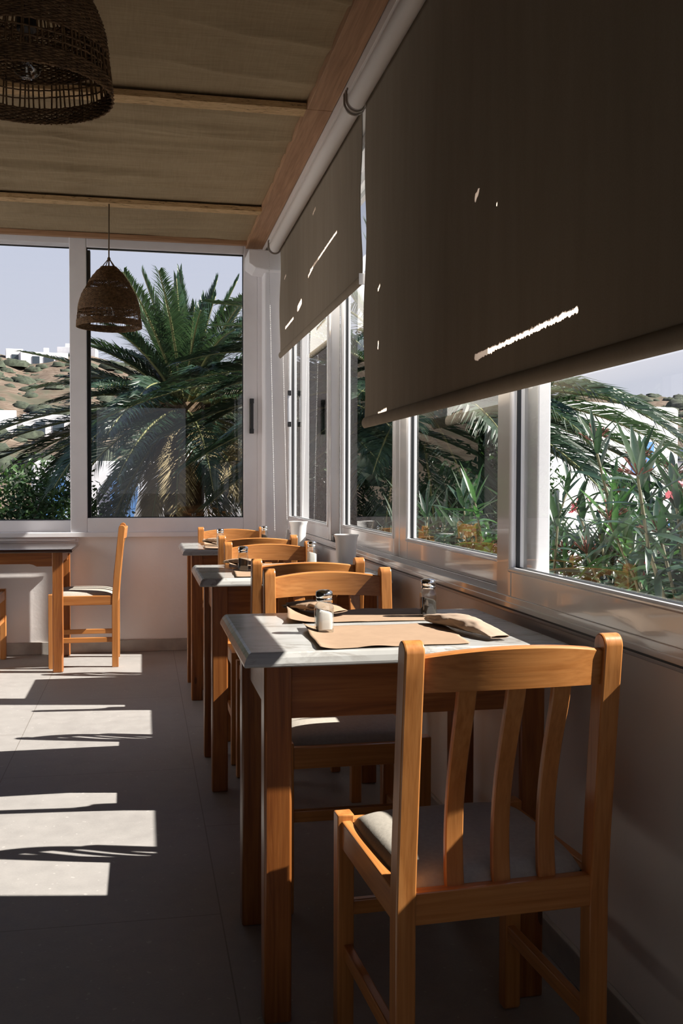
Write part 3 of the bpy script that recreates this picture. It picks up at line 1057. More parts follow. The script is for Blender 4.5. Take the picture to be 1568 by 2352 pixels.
# ------------------------------------------------------------------ furniture
def make_chair():
    """faces +Y; rear posts at -Y"""
    root = empty('dining_chair')
    HW, ZR, DP = 0.190, 0.425, 0.20

    def bk(z):
        return -0.042 * max(0, (z - 0.40) / 0.44) ** 1.15

    pw, pd = 0.034, 0.038
    for s in (-1, 1):
        pts_f, pts_b = [], []
        zs = [0.0, 0.2, 0.40, 0.5, 0.6, 0.7, 0.78, 0.822]
        for z in zs:
            off = bk(z)
            pts_b.append((-DP + off, z))
            pts_f.append((-DP + pd + off, z))
        yc = -DP + pd / 2 + bk(0.822)
        top = [(yc + pd / 2 * math.cos(t), 0.822 + 0.020 * math.sin(t)) for t in [PI * q / 14 for q in range(1, 14)]]
        poly = pts_f + top + pts_b[::-1]
        xa = s * HW - (pw if s > 0 else 0)
        MB().prism(poly, 0, xa, xa + pw, 0.003).build('leg', WOOD[2], root, smooth=20)
        xf = s * 0.196 - (pw if s > 0 else 0)
        MB().prism([(DP - 0.036, 0.008), (DP - 0.030, 0.0), (DP - 0.006, 0.0), (DP, 0.008), (DP, ZR + 0.012), (DP - 0.036, ZR + 0.012)], 0, xf, xf + pw, 0.003).build('leg', WOOD[2], root, smooth=20)
    # top rail: bowed towards the back, arched on top
    tr_ = MB()
    W2 = HW - pw
    n = 22
    vs, fs = [], []
    for i in range(n + 1):
        u = -1 + 2 * i / n
        x = u * (W2 + 0.004)
        bow = -0.023 * (1 - u * u)
        ztop = 0.816 + 0.014 * (1 - u * u)
        zbot = 0.757 + 0.004 * (1 - u * u)
        y0 = -DP + 0.0095 + bow
        for (yy, zz) in ((y0 + bk(zbot), zbot), (y0 + 0.022 + bk(zbot), zbot), (y0 + 0.022 + bk(ztop), ztop - .003), (y0 + 0.018 + bk(ztop), ztop), (y0 + 0.004 + bk(ztop), ztop), (y0 + bk(ztop), ztop - .003)):
            vs.append((x, yy, zz))
    m = 6
    for i in range(n):
        for j in range(m):
            fs.append((i * m + j, i * m + (j + 1) % m, (i + 1) * m + (j + 1) % m, (i + 1) * m + j))
    fs += [tuple(range(m - 1, -1, -1)), tuple(range(n * m, n * m + m))]
    tr_.add(vs, fs)
    tr_.build('top_rail', WOOD[0], root, smooth=20)
    for xs in (-0.083, 0.0, 0.083):
        bow = -0.020 * (1 - (xs / W2) ** 2)
        vs, fs = [], []
        n = 16
        for i in range(n + 1):
            t = i / n
            z = 0.405 + t * (0.765 - 0.405)
            y = -DP + 0.012 + (bk(0.765) + bow) * (t ** 1.6) + 0.020 * math.sin(PI * min(1, t * 1.1)) * (1 - 0.35 * t)
            xx = xs
            hw = 0.0165 - 0.001 * math.sin(PI * t)
            th = 0.012
            c = 0.002
            for (a, b) in ((-hw + c, 0), (hw - c, 0), (hw, c), (hw, th - c), (hw - c, th), (-hw + c, th), (-hw, th - c), (-hw, c)):
                vs.append((xx + a, y + b, z))
        for i in range(n):
            for j in range(8):
                fs.append((i * 8 + j, i * 8 + (j + 1) % 8, (i + 1) * 8 + (j + 1) % 8, (i + 1) * 8 + j))
        fs += [tuple(range(7, -1, -1)), tuple(range(n * 8, n * 8 + 8))]
        MB().add(vs, fs).build('slat', WOOD[2], root, smooth=40)
    MB().box((-W2 - .003, -DP + 0.003, ZR - 0.055), (W2 + .003, -DP + 0.025, ZR), 0.003).build('seat_rail', WOOD[0], root)
    MB().box((-0.163, DP - 0.026, ZR - 0.055), (0.163, DP - 0.004, ZR), 0.003).build('seat_rail', WOOD[0], root)
    for s in (-1, 1):
        xo = s * 0.188
        a, b = min(xo, xo - s * 0.02), max(xo, xo - s * 0.02)
        MB().box((a, -DP + pd - .003, ZR - 0.055), (b, DP - 0.033, ZR), 0.003).build('seat_rail', WOOD[1], root)
        xo = s * 0.184
        a, b = min(xo, xo - s * 0.018), max(xo, xo - s * 0.018)
        MB().box((a, -DP + pd - .003, 0.148), (b, DP - 0.033, 0.178), 0.003).build('stretcher', WOOD[1], root)
    MB().box((-0.165, DP - 0.028, 0.232), (0.165, DP - 0.010, 0.262), 0.003).build('stretcher', WOOD[0], root)

    # cushion: puffed rounded square sitting inside the rails
    def cu(top):
        def fn(u, v):
            x, y = -1 + 2 * u, -1 + 2 * v
            ex, ey = abs(x), abs(y)
            d = (1 - ex ** 4) * (1 - ey ** 4)
            hx = 0.176 - 0.010 * (1 - v)
            r = 1 - 0.06 * (ex * ey) ** 3
            z = ZR - 0.004 + (0.036 * d ** 0.42 if top else -0.02 * d)
            return (x * hx * r, -0.003 + y * 0.178 * r, z)
        return fn

    MB().grid(cu(True), 30, 30).grid(cu(False), 30, 30).build('seat_cushion', CUSHION, root, smooth=60)
    return root


chair = make_chair()
CG = 'wooden dining chairs'


def put_chair(o, x, y, deg, label):
    o.location = (x, y, 0)
    o.rotation_euler = (0, 0, R_(deg))
    tag(o, label, 'chair', CG)
    return o


put_chair(chair, 0.578, 1.745, 3.0, 'nearest wooden slat-back chair, its back to the camera, grey cushion')
put_chair(copy_tree(chair), 0.532, 2.65, 180, 'wooden chair facing the camera across the nearest marble table')
put_chair(copy_tree(chair), 0.535, 3.48, 1, 'wooden chair with its back to the camera at the middle marble table')
put_chair(copy_tree(chair), 0.527, 4.01, 180, 'wooden chair facing the camera across the middle marble table')
put_chair(copy_tree(chair), 0.537, 4.97, 1, 'wooden chair with its back to the camera at the farthest marble table')
put_chair(copy_tree(chair), 0.494, 5.45, 180, 'wooden chair facing the camera across the farthest marble table')
put_chair(copy_tree(chair), -0.345, 6.19, 90, 'wooden chair seen from the side, at the right of the dark table')
put_chair(copy_tree(chair), -1.03, 6.212, -90, 'wooden chair cut by the left photo edge, left of the dark table')


def make_table():
    root = empty('dining_table')
    W, D, T = 0.685, 0.61, 0.76
    rows = [(0.003, T - 0.028), (0.0, T - 0.0255), (0.0, T - 0.021), (0.0045, T - 0.010), (0.0105, T - 0.0025), (0.0155, T)]
    vs, fs = [], []
    for (i_, z_) in rows:
        vs += [(-W / 2 + i_, -D / 2 + i_, z_), (W / 2 - i_, -D / 2 + i_, z_), (W / 2 - i_, D / 2 - i_, z_), (-W / 2 + i_, D / 2 - i_, z_)]
    for q in range(len(rows) - 1):
        for j in range(4):
            fs.append((q * 4 + j, q * 4 + (j + 1) % 4, (q + 1) * 4 + (j + 1) % 4, (q + 1) * 4 + j))
    fs += [(3, 2, 1, 0), tuple(range(len(rows) * 4 - 4, len(rows) * 4))]
    MB().add(vs, fs).build('table_top', MARBLE, root, smooth=0)
    lw = 0.056
    for sx_ in (-1, 1):
        for sy_ in (-1, 1):
            cx, cy = sx_ * (W / 2 - 0.045 - lw / 2), sy_ * (D / 2 - 0.05 - lw / 2)
            MB().box((cx - lw / 2, cy - lw / 2, 0.0), (cx + lw / 2, cy + lw / 2, T - 0.028), 0.005).build('leg', PINE[2], root)
    xi, yi = W / 2 - 0.045 - lw, D / 2 - 0.05 - lw
    for s in (-1, 1):
        y = s * (yi + lw * 0.5)
        MB().box((-xi, y - 0.011, 0.615), (xi, y + 0.011, T - 0.028), 0.002).build('apron', PINE[0], root)
        x = s * (xi + lw * 0.5)
        MB().box((x - 0.011, -yi, 0.615), (x + 0.011, yi, T - 0.028), 0.002).build('apron', PINE[1], root)
    return root


t1 = make_table()
TG = 'marble topped dining tables'
tables = [(0.533, 2.213, 'nearest marble topped dining table with two brown paper mats'),
          (0.533, 3.745, 'middle marble topped dining table in the row along the windows'),
          (0.533, 5.25, 'farthest marble topped dining table in the row along the windows')]
for i, (x, y, lb) in enumerate(tables):
    o = t1 if i == 0 else copy_tree(t1)
    o.location = (x, y, 0)
    tag(o, lb, 'table', TG)

# the dark table on the left
dt = empty('dining_table', (-0.72, 6.13, 0))
tag(dt, 'dark brown topped wooden table by the far wall at the left', 'table')
MB().box((-0.325, -0.33, 0.695), (0.325, 0.368, 0.715), 0.004).build('table_top', DARKTOP, dt)
for sx_ in (-1, 1):
    for sy_ in (-1, 1):
        cx, cy = sx_ * 0.238, (-0.225 if sy_ < 0 else 0.335)
        h = 0.029
        lg = MB()
        vs, fs = [], []
        lv = [(0.0, 0.019), (0.006, 0.022), (0.095, 0.022), (0.115, h), (0.695, h)]
        for (z, q) in lv:
            c = max(0.003, h - q) if z < 0.1 else 0.003
            for (a, b) in ((-h + c, -h), (h - c, -h), (h, -h + c), (h, h - c), (h - c, h), (-h + c, h), (-h, h - c), (-h, -h + c)):
                k_ = 1.0 if z > 0.003 else 0.9
                vs.append((cx + a * k_, cy + b * k_, z))
        for i in range(len(lv) - 1):
            for j in range(8):
                fs.append((i * 8 + j, i * 8 + (j + 1) % 8, (i + 1) * 8 + (j + 1) % 8, (i + 1) * 8 + j))
        fs += [tuple(range(7, -1, -1)), tuple(range((len(lv) - 1) * 8, len(lv) * 8))]
        lg.add(vs, fs).build('leg', PINE[2], dt, smooth=20)


def apron_poly(L):
    h = L / 2
    return [(-h, 0.695), (-h, 0.612), (-h + 0.085, 0.612), (-h + 0.105, 0.622), (-h + 0.125, 0.627), (h - 0.125, 0.627), (h - 0.105, 0.622), (h - 0.085, 0.612), (h, 0.612), (h, 0.695)]


for (yy) in (-0.235, 0.345):
    MB().prism(apron_poly(0.418), 1, yy - 0.01, yy + 0.01, 0.001).build('apron', PINE[0], dt)
for s in (-1, 1):
    MB().prism([(a + 0.055, b) for a, b in apron_poly(0.502)], 0, s * 0.248 - 0.01, s * 0.248 + 0.01, 0.001).build('apron', PINE[1], dt)


# ------------------------------------------------------------------ things on the tables
TT = 0.7602


def make_shaker(name):
    root = empty(name)

    def sq(r, z, p):
        vs = []
        for k_ in range(32):
            t = 2 * PI * k_ / 32
            c, s = math.cos(t), math.sin(t)
            q = (abs(c) ** p + abs(s) ** p) ** (-1 / p)
            vs.append((r * q * c, r * q * s, z))
        return vs

    def shell(rows):
        vs, fs = [], []
        for row in rows:
            vs += sq(*row)
        n = 32
        for i in range(len(rows) - 1):
            for k_ in range(n):
                fs.append((i * n + k_, i * n + (k_ + 1) % n, (i + 1) * n + (k_ + 1) % n, (i + 1) * n + k_))
        fs.append(tuple(range(n - 1, -1, -1)))
        fs.append(tuple(range((len(rows) - 1) * n, len(rows) * n)))
        return MB().add(vs, fs)

    shell([(0.0165, 0.0, 7), (0.0188, 0.003, 7), (0.0190, 0.02, 7), (0.0190, 0.053, 7), (0.0186, 0.0575, 6), (0.0172, 0.062, 3.5), (0.0160, 0.0655, 2.4), (0.0158, 0.067, 2), (0.0172, 0.0685, 2), (0.0165, 0.071, 2)]).build('jar', JARGLASS, root)
    lv = {'salt_shaker': 0.047, 'pepper_shaker': 0.045}[name]
    f = shell([(0.0150, 0.006, 6), (0.0160, 0.008, 6), (0.0162, 0.02, 6), (0.0162, lv - 0.004, 6), (0.015, lv, 5)])
    for i, p in enumerate(f.v):
        if p[2] > lv - 0.005:
            f.v[i] = (p[0], p[1], p[2] - p[0] * 0.25)
    f.build('salt' if 'salt' in name else 'pepper', SALT if 'salt' in name else PEPPER, root)
    MB().lathe([(0.0172, 0.070), (0.0180, 0.071), (0.0180, 0.075), (0.0168, 0.0765), (0.0178, 0.078), (0.0190, 0.0815), (0.0190, 0.086), (0.0178, 0.0905), (0.012, 0.0935), (0.004, 0.0945)], 28).build('cap', CHROME, root, smooth=50)
    return root


sp, pp = make_shaker('salt_shaker'), make_shaker('pepper_shaker')
SG = 'glass shakers on the tables'
shk = [(sp, 0.391, 2.150, 'salt shaker standing on the near paper mat of the nearest table'),
       (pp, 0.690, 2.357, 'pepper shaker near the window end of the nearest table'),
       (pp, 0.366, 3.705, 'pepper shaker on the middle table, beside crumpled paper'),
       (sp, 0.674, 3.99, 'salt shaker on the middle table, in front of its white cup'),
       (sp, 0.391, 5.16, 'salt shaker on the left half of the farthest table'),
       (pp, 0.655, 5.44, 'pepper shaker on the farthest table near the blind chain')]
seen = set()
for (src, x, y, lb) in shk:
    o = src if src.name not in seen else copy_tree(src)
    seen.add(src.name)
    o.location = (x, y, TT + 0.0016)
    o.rotation_euler = (0, 0, rnd(-0.1, 0.1))
    tag(o, lb, 'shaker', SG)


def make_cup():
    prof = [(0.030, 0.0), (0.034, 0.001), (0.0355, 0.006), (0.0395, 0.06), (0.0425, 0.105), (0.0455, 0.12), (0.0495, 0.129), (0.0495, 0.131), (0.0475, 0.131), (0.0435, 0.120), (0.0405, 0.105), (0.0375, 0.06), (0.034, 0.008), (0.001, 0.006)]
    return MB().lathe(prof, 40).build('white_cup', WHITEP, smooth=50)


cup = make_cup()
cup.location = (0.778, 3.80, TT)
tag(cup, 'white flared cup on the window end of the middle table', 'cup', 'white cups')
c2 = cup.copy()
COL.objects.link(c2)
c2.location = (0.800, 5.16, TT)
tag(c2, 'white flared cup on the window end of the farthest table', 'cup', 'white cups')


def mat_sheet(name, corners, seed, label, z=TT, curl=0.0, curlw=0.06, mat=KRAFT):
    """thin sheet with slightly wavy edges; corners nl, nr, fr, fl"""
    nl, nr, frr, fl = [Vector((*c, 0)) for c in corners]

    def fn(off):
        def g(u, v):
            wu = u + 0.006 * noise.noise(Vector((v * 5, seed, 0))) * (1 if u > .5 else -1)
            wv = v + 0.010 * noise.noise(Vector((u * 5, seed, 9)))
            p = (nl * (1 - wu) + nr * wu) * (1 - wv) + (fl * (1 - wu) + frr * wu) * wv
            h = 0.0012 + 0.0016 * (noise.noise(Vector((u * 3.0, v * 3.0, seed))) + 0.6)
            e = max(0.0, 1 - u * (nr - nl).length / curlw)
            h += curl * e * e * (0.35 + 0.65 * v + 0.2 * math.sin(v * 9 + seed))
            ed = min(v, 1 - v)
            h += 0.004 * max(0, noise.noise(Vector((u * 4, v * 2, seed + 3)))) * max(0, 1 - ed / 0.15)
            return (p.x + e * e * curl * 0.25, p.y, z + max(0.0006, h) + off)
        return g

    o = MB().grid(fn(0.0), 44, 30).build(name, mat, smooth=180, fix=False)
    sm = o.modifiers.new('thick', 'SOLIDIFY')
    sm.thickness = 0.0005
    sm.offset = 1
    tag(o, label, 'placemat', 'brown paper placemats')
    return o


mat_sheet('paper_placemat', [(0.340, 1.927), (0.66, 1.945), (0.69, 2.235), (0.353, 2.235)], 1, 'brown paper placemat on the near half of the nearest table', curl=0.010, curlw=0.045)
mat_sheet('paper_placemat', [(0.328, 2.298), (0.72, 2.297), (0.705, 2.528 - .01), (0.353, 2.528 - .01)], 2, 'brown paper placemat on the far half of the nearest table', curl=0.022, curlw=0.08)
mat_sheet('paper_placemat', [(0.316, 3.462), (0.64, 3.462), (0.66, 3.735), (0.33, 3.735)], 3, 'brown paper placemat on the near half of the middle table', curl=0.006)
mat_sheet('paper_placemat', [(0.32, 3.83), (0.66, 3.83), (0.66, 4.035), (0.335, 4.035)], 4, 'brown paper placemat on the far half of the middle table', curl=0.018, curlw=0.1)
mat_sheet('paper_placemat', [(0.30, 4.97), (0.62, 4.97), (0.64, 5.22), (0.31, 5.22)], 5, 'brown paper placemat on the near half of the farthest table', curl=0.004)
mat_sheet('paper_placemat', [(0.31, 5.29), (0.64, 5.29), (0.64, 5.53), (0.32, 5.53)], 6, 'brown paper placemat on the far half of the farthest table', curl=0.02, curlw=0.1)


def sleeve(name, a, b, w, h, seed, label, mat=KRAFTP, z=TT + 0.005, flap=True, tilt=0.0):
    """folded paper cutlery sleeve: a creased flattened pouch, open and ragged at the start"""
    a, b = Vector((*a, 0)), Vector((*b, 0))
    d = (b - a)
    L = d.length
    d.normalize()
    n = Vector((-d.y, d.x, 0))
    m = MB()

    def fn(u, v):
        # u along, v around
        t = 2 * PI * v
        prof = 0.35 + 0.65 * math.sin(PI * min(1, 0.22 + 0.78 * (1 - u))) ** 0.6 if u > 0.2 else 1.0
        hh = h * (0.55 + 0.45 * math.sin(PI * (0.35 + 0.65 * (1 - u)))) * (1 - 0.82 * u ** 3)
        ww = w * (0.9 - 0.22 * u)
        cr = 0.22 * noise.noise(Vector((u * 5 + seed, math.cos(t) * 1.6, math.sin(t) * 1.6)))
        cr2 = abs(noise.noise(Vector((u * 11 + seed * 3, v * 7, 3.3)))) * 0.16
        q = 1 + cr - cr2
        cc, ss = math.cos(t), math.sin(t)
        x = u * L
        if u == 0.0:
            x += 0.016 * noise.noise(Vector((v * 14, seed, 1)))
        y = ww * 0.5 * (abs(cc) ** 0.8) * (1 if cc > 0 else -1) * q
        zz = hh * 0.5 * (1 + ss * q) + tilt * y
        p = a + d * x + n * y
        return (p.x, p.y, z + max(0.0, zz))

    m.grid(fn, 40, 40)
    o = m.build(name, mat, smooth=24, fix=False)
    sm = o.modifiers.new('thick', 'SOLIDIFY')
    sm.thickness = 0.0006
    sm.offset = 1
    tag(o, label, 'napkin', 'folded paper cutlery sleeves')
    return o


sleeve('paper_cutlery_sleeve', (0.672, 2.245), (0.735, 1.975), 0.075, 0.036, 2, 'pale crumpled paper sleeve at the window end of the nearest table')
sleeve('paper_cutlery_sleeve', (0.375, 2.50), (0.475, 2.39), 0.10, 0.030, 7, 'brown crumpled paper sleeve behind the salt shaker on the nearest table', KRAFT, TT + 0.012)
sleeve('paper_cutlery_sleeve', (0.345, 3.985), (0.44, 3.86), 0.09, 0.028, 11, 'brown crumpled paper sleeve behind the pepper shaker on the middle table', KRAFT, TT + 0.010)
sleeve('paper_cutlery_sleeve', (0.345, 5.44), (0.43, 5.32), 0.09, 0.032, 15, 'brown crumpled paper sleeve on the left end of the farthest table', KRAFT, TT + 0.010)
#%%OUTSIDE%%
# ------------------------------------------------------------------ outside
def ground_z(x, y):
    # low terrace by the building, valley, then the hillside far behind
    r = math.hypot(x, y)
    z = -1.3 - 0.02 * min(r, 35)
    if r > 35:
        t = (r - 35) / 215.0
        ang = math.atan2(x, y)
        side = 31.0 + 3.0 * noise.noise(Vector((ang * 9, 0.3, 2.0))) + 1.5 * noise.noise(Vector((ang * 31, 0.3, 2.0)))
        side *= 1.0 - 0.30 * min(1, max(0, (ang + 0.05) / 0.4))
        z += (side + 2.0) * (t ** 1.4) if t < 1 else (side + 2.0) * (1.0 - 0.35 * (t - 1))
        k_ = min(1, t * 3)
        z += k_ * (1.6 * noise.noise(Vector((x * 0.03, y * 0.03, 5.0))) + 0.9 * noise.noise(Vector((x * 0.09, y * 0.09, 1.0))) + 0.35 * noise.noise(Vector((x * 0.3, y * 0.3, 1.0))))
    return z


def terr(u, v):
    a = R_(-30) + u * R_(100)
    r = 1.0 + 330 * v ** 1.5
    x, y = r * math.sin(a), r * math.cos(a)
    return (x, y, ground_z(x, y))


struct(MB().grid(terr, 260, 170).build('hill_terrain', HILL, smooth=180, fix=False), 'dry rocky hillside beyond the windows')

rs = random.Random(11)
sc = MB()
for q in range(2200):
    a = R_(rs.uniform(-14, 52))
    r = rs.uniform(70, 256)
    x, y = r * math.sin(a), r * math.cos(a)
    if -11 < x < 8 and 100 < y < 130:
        continue
    s = rs.uniform(0.4, 1.25) * (1.9 if rs.random() < 0.15 else 1)
    z = ground_z(x, y)
    n1, n2 = 8, 4
    vs, fs = [], []
    for j in range(n2 + 1):
        for i in range(n1):
            t, p = 2 * PI * i / n1, PI * 0.5 * j / n2
            k_ = 1 + 0.45 * noise.noise(Vector((i * 1.7 + q, j * 1.3, q)))
            vs.append((x + s * 1.5 * k_ * math.cos(t) * math.cos(p), y + s * 1.3 * k_ * math.sin(t) * math.cos(p), z - 0.3 + s * 0.9 * k_ * math.sin(p)))
    for j in range(n2):
        for i in range(n1):
            fs.append((j * n1 + i, j * n1 + (i + 1) % n1, (j + 1) * n1 + (i + 1) % n1, (j + 1) * n1 + i))
    sc.add(vs, fs)
tag(sc.build('hillside_scrub', SCRUB, smooth=180, fix=False), 'grey green scrub scattered over the dry hillside', 'scrub', kind='stuff')


# houses
def house(name, label, loc, rz, blocks, wins, doors=(), group=None, roofs=()):
    root = empty(name, loc, rz)
    tag(root, label, 'house', group)
    for (lo, hi) in blocks:
        MB().box(lo, hi, 0.06).build('wall_block', OUTWHITE, root)
    for (lo, hi, m) in wins:
        w = MB().box(lo, hi).build('window', m, root, smooth=0)
    for (lo, hi, m) in roofs:
        MB().box(lo, hi, 0.02).build('awning', m, root)
    return root


HG = 'white houses beyond the windows'
def on_ground(px, Y):
    """point on the hillside at depth Y in the direction of a picture column"""
    x = Y * math.tan(math.atan((px - 784.0) / F_PX) + R_(11.3))
    return x, Y, ground_z(x, Y)


hx, hy, hz_ = on_ground(70, 240)
house('white_house', 'long white house on the hill crest at the left', (hx, hy, hz_ - 0.6), R_(8), [((-2.0, 0, -3), (8.6, 7, 3.6)), ((-5.2, 1.5, -3), (-1.4, 7, 4.3)), ((3.2, 2, 3.6), (4.4, 3, 4.9))],
      [((0.6, -0.1, 0.9), (2.2, 0.1, 2.6), DARKGL), ((3.2, -0.1, 0.9), (5.4, 0.1, 2.6), DARKGL), ((6.0, -0.1, 0.9), (7.6, 0.1, 2.6), DARKGL), ((-3.9, 1.4, 0.8), (-2.4, 1.6, 3.0), DARKGL)], group=HG)
hx, hy, hz_ = on_ground(143, 246)
house('white_house', 'small white house right of the long one on the hill crest', (hx + 1.2, hy + 4, hz_ + 0.2), R_(-4), [((-2.6, 0, -4), (6.5, 6, 2.9)), ((-0.8, 1, 2.9), (3.4, 5, 3.9))], [((0.6, -0.1, 0.6), (2.2, 0.1, 2.0), DARKGL)], group=HG)
hx, hy, hz_ = on_ground(10, 112)
house('white_house', 'low white house with a stepped roofline at the foot of the hill', (hx, hy, hz_ - 0.4), R_(8), [((-5.5, 0, -4), (1.3, 6, 3.0)), ((2.0, 0.8, -4), (8.4, 6, 2.7)), ((0.8, 1.5, -4), (2.6, 5, 1.9))],
      [((-1.9, -0.06, 0.6), (-0.7, 0.06, 2.0), DARKGL), ((3.3, 0.74, 0.5), (4.3, 0.86, 1.9), DARKGL), ((5.1, 0.74, 0.4), (6.3, 0.86, 1.9), DARKGL), ((7.0, 0.74, 0.4), (7.6, 0.86, 1.9), BLUEP)], group=HG)
house('white_house', 'white house with blue shutters behind the far palm', (-0.4, 19, -2.6), R_(5), [((-1.6, 0, 0), (1.1, 5, 4.1)), ((0.7, -1.4, 0), (3.8, 4, 3.45))],
      [((-1.35, -0.06, 2.9), (-1.0, 0.06, 3.8), BLUEP), ((-0.2, -0.06, 2.9), (0.3, 0.06, 3.8), BLUEP), ((1.9, -1.46, 1.8), (2.4, -1.3, 2.8), BLUEP)], group=HG)
wg = MB()
wg.prism([(-0.95, -1.6), (1.0, -1.6), (1.0, -0.1), (-0.40, 0.98)], 1, 0, 0.35)
wo = wg.build('white_garden_wall', OUTWHITE, smooth=0)
wo.location = (0.35, 13.2, 0)
wo.rotation_euler = (0, 0, R_(-4))
tag(wo, 'white sloping garden wall behind the far palm trunk', 'wall')
house('white_house', 'large white flat-roofed house with blue shutters beyond the oleanders', (5.9, 12.6, -2.5), R_(24), [((-1.1, 0, 0), (2.05, 4, 4.72)), ((-1.5, -0.9, 0), (1.4, 0.5, 3.55))],
      [((0.95, -0.05, 3.75), (1.4, 0.06, 4.2), BLUEP), ((0.5, -0.95, 2.3), (0.95, -0.84, 3.1), BLUEP), ((-0.6, -0.95, 2.2), (-0.15, -0.84, 2.95), BLUEP)], group=HG)
house('white_house', 'white house with a dark blue awning at the right photo edge', (9.6, 16.2, -2.5), R_(20), [((-1.3, 0, 0), (3.0, 4, 4.0)), ((-2.2, -1.3, 0), (2.6, 0.2, 2.9))],
      [((0.0, -0.05, 3.0), (0.5, 0.06, 3.7), DARKGL), ((-0.9, -1.36, 1.3), (-0.2, -1.2, 2.4), BLUEP)], group=HG,
      roofs=[((-1.6, -0.9, 4.05), (2.2, 0.1, 4.2), NAVY)])
wl = MB().box((0, 0, -2.4), (0.22, 5.2, 0.72), 0.03).build('white_garden_wall', OUTWHITE)
wl.location = (3.3, 3.4, 0)
wl.rotation_euler = (0, 0, R_(-12))
tag(wl, 'low white garden wall right behind the oleander bushes', 'wall')


# palms ------------------------------------------------------------------
def frond_mesh(base, az, el, L, bend, width, seed, sweep=0.75, npair=92, twist=0.0, droopy=0.25, petiole=0.14, lw=0.0072):
    """curved rib with two rows of narrow pointed leaflets"""
    r = random.Random(seed)
    d = Vector((math.cos(az), math.sin(az), 0))
    side0 = Vector((-math.sin(az), math.cos(az), 0))
    N = 26
    pts, tans = [], []
    p = Vector(base)
    for i in range(N + 1):
        t = i / N
        e = el - bend * (t ** 1.35)
        tv = d * math.cos(e) + Vector((0, 0, 1)) * math.sin(e) + side0 * twist * t
        tv.normalize()
        pts.append(p.copy())
        tans.append(tv)
        p = p + tv * (L / N)
    rib = MB()
    rib.tube(pts, [0.018 * (1 - 0.85 * i / N) + 0.002 for i in range(N + 1)], 5)
    lf = MB()
    roll = r.uniform(-0.25, 0.25)
    for i in range(npair):
        t = petiole + (1 - petiole) * (i + r.uniform(-.2, .2)) / npair
        t = min(max(t, petiole), 0.999)
        q = t * N
        a = int(q)
        f = q - a
        pp_ = pts[a].lerp(pts[min(a + 1, N)], f)
        tv = tans[min(a, N)]
        side = tv.cross(Vector((0, 0, 1)))
        side = side.normalized() if side.length > 0.15 else side0
        up = side.cross(tv).normalized()
        side, up = side * math.cos(roll) + up * math.sin(roll), up * math.cos(roll) - side * math.sin(roll)
        ln = width * (0.35 + 0.65 * math.sin(PI * min(1, 0.15 + 0.9 * (t - petiole) / (1 - petiole)))) * r.uniform(0.85, 1.1)
        if t > 0.85:
            ln = max(ln, width * 0.42)
        sw = sweep * (0.8 + 0.6 * t)
        for s in (-1, 1):
            dirv = (side * s * math.cos(sw) + tv * math.sin(sw) + up * r.uniform(0.10, 0.32)).normalized()
            w = lw * r.uniform(0.8, 1.2)
            nrm = (up * 0.8 + side * s * -0.5 + Vector((r.uniform(-.3, .3), r.uniform(-.3, .3), r.uniform(-.3, .3)))).normalized()
            wv = dirv.cross(nrm).normalized() * w
            mid = pp_ + dirv * ln * 0.5 - Vector((0, 0, 1)) * ln * 0.04 * droopy
            tip = pp_ + dirv * ln - Vector((0, 0, 1)) * ln * droopy * r.uniform(0.5, 1.4)
            o = len(lf.v)
            lf.v += [tuple(pp_ - wv * 0.5), tuple(pp_ + wv * 0.5), tuple(mid + wv), tuple(mid - wv), tuple(tip)]
            lf.f += [(o, o + 1, o + 2, o + 3), (o + 3, o + 2, o + 4)]
            lf.mi += [0, 0]
    return rib, lf


def palm(name, label, loc, crown_h, fronds, trunk_r, seed):
    root = empty(name, loc)
    tag(root, label, 'palm', 'palm trees outside the windows')
    r = random.Random(seed)
    tk = MB()
    prof_n, H = 46, crown_h
    vs, fs = [], []
    n = 20
    for i in range(prof_n + 1):
        z = H * i / prof_n
        k_ = 1.0 + 0.35 * max(0, (z - H + 0.9) / 0.9)
        for j in range(n):
            t = 2 * PI * (j + 0.5 * (i % 2)) / n
            rr = trunk_r * k_ * (1 + (0.12 if (i + j) % 2 else -0.06) + 0.08 * noise.noise(Vector((i * .9, j * 1.3, seed))))
            vs.append((rr * math.cos(t), rr * math.sin(t), z))
    for i in range(prof_n):
        for j in range(n):
            fs.append((i * n + j, i * n + (j + 1) % n, (i + 1) * n + (j + 1) % n, (i + 1) * n + j))
    fs.append(tuple(range(prof_n * n, prof_n * n + n)))
    tk.add(vs, fs).build('trunk', TRUNKM, root, smooth=20, fix=False)
    for i, fr_ in enumerate(fronds):
        az, el, L, bend, width = fr_[:5]
        mat = fr_[5] if len(fr_) > 5 else FROND
        kw = fr_[6] if len(fr_) > 6 else {}
        base = Vector((0.10 * math.cos(R_(az)), 0.10 * math.sin(R_(az)), crown_h - 0.05 + 0.16 * (el / 90.0)))
        rib, lf = frond_mesh(base, R_(az), R_(el), L, R_(bend), width, seed * 100 + i, **kw)
        rb = rib.build('frond', RACHIS, root, smooth=180, fix=False)
        lf.build('leaflets', mat, rb, smooth=0, fix=False)
    return root


rp = random.Random(3)
UP = dict(sweep=0.95, npair=120, droopy=0.02, petiole=0.05)
fr1 = []
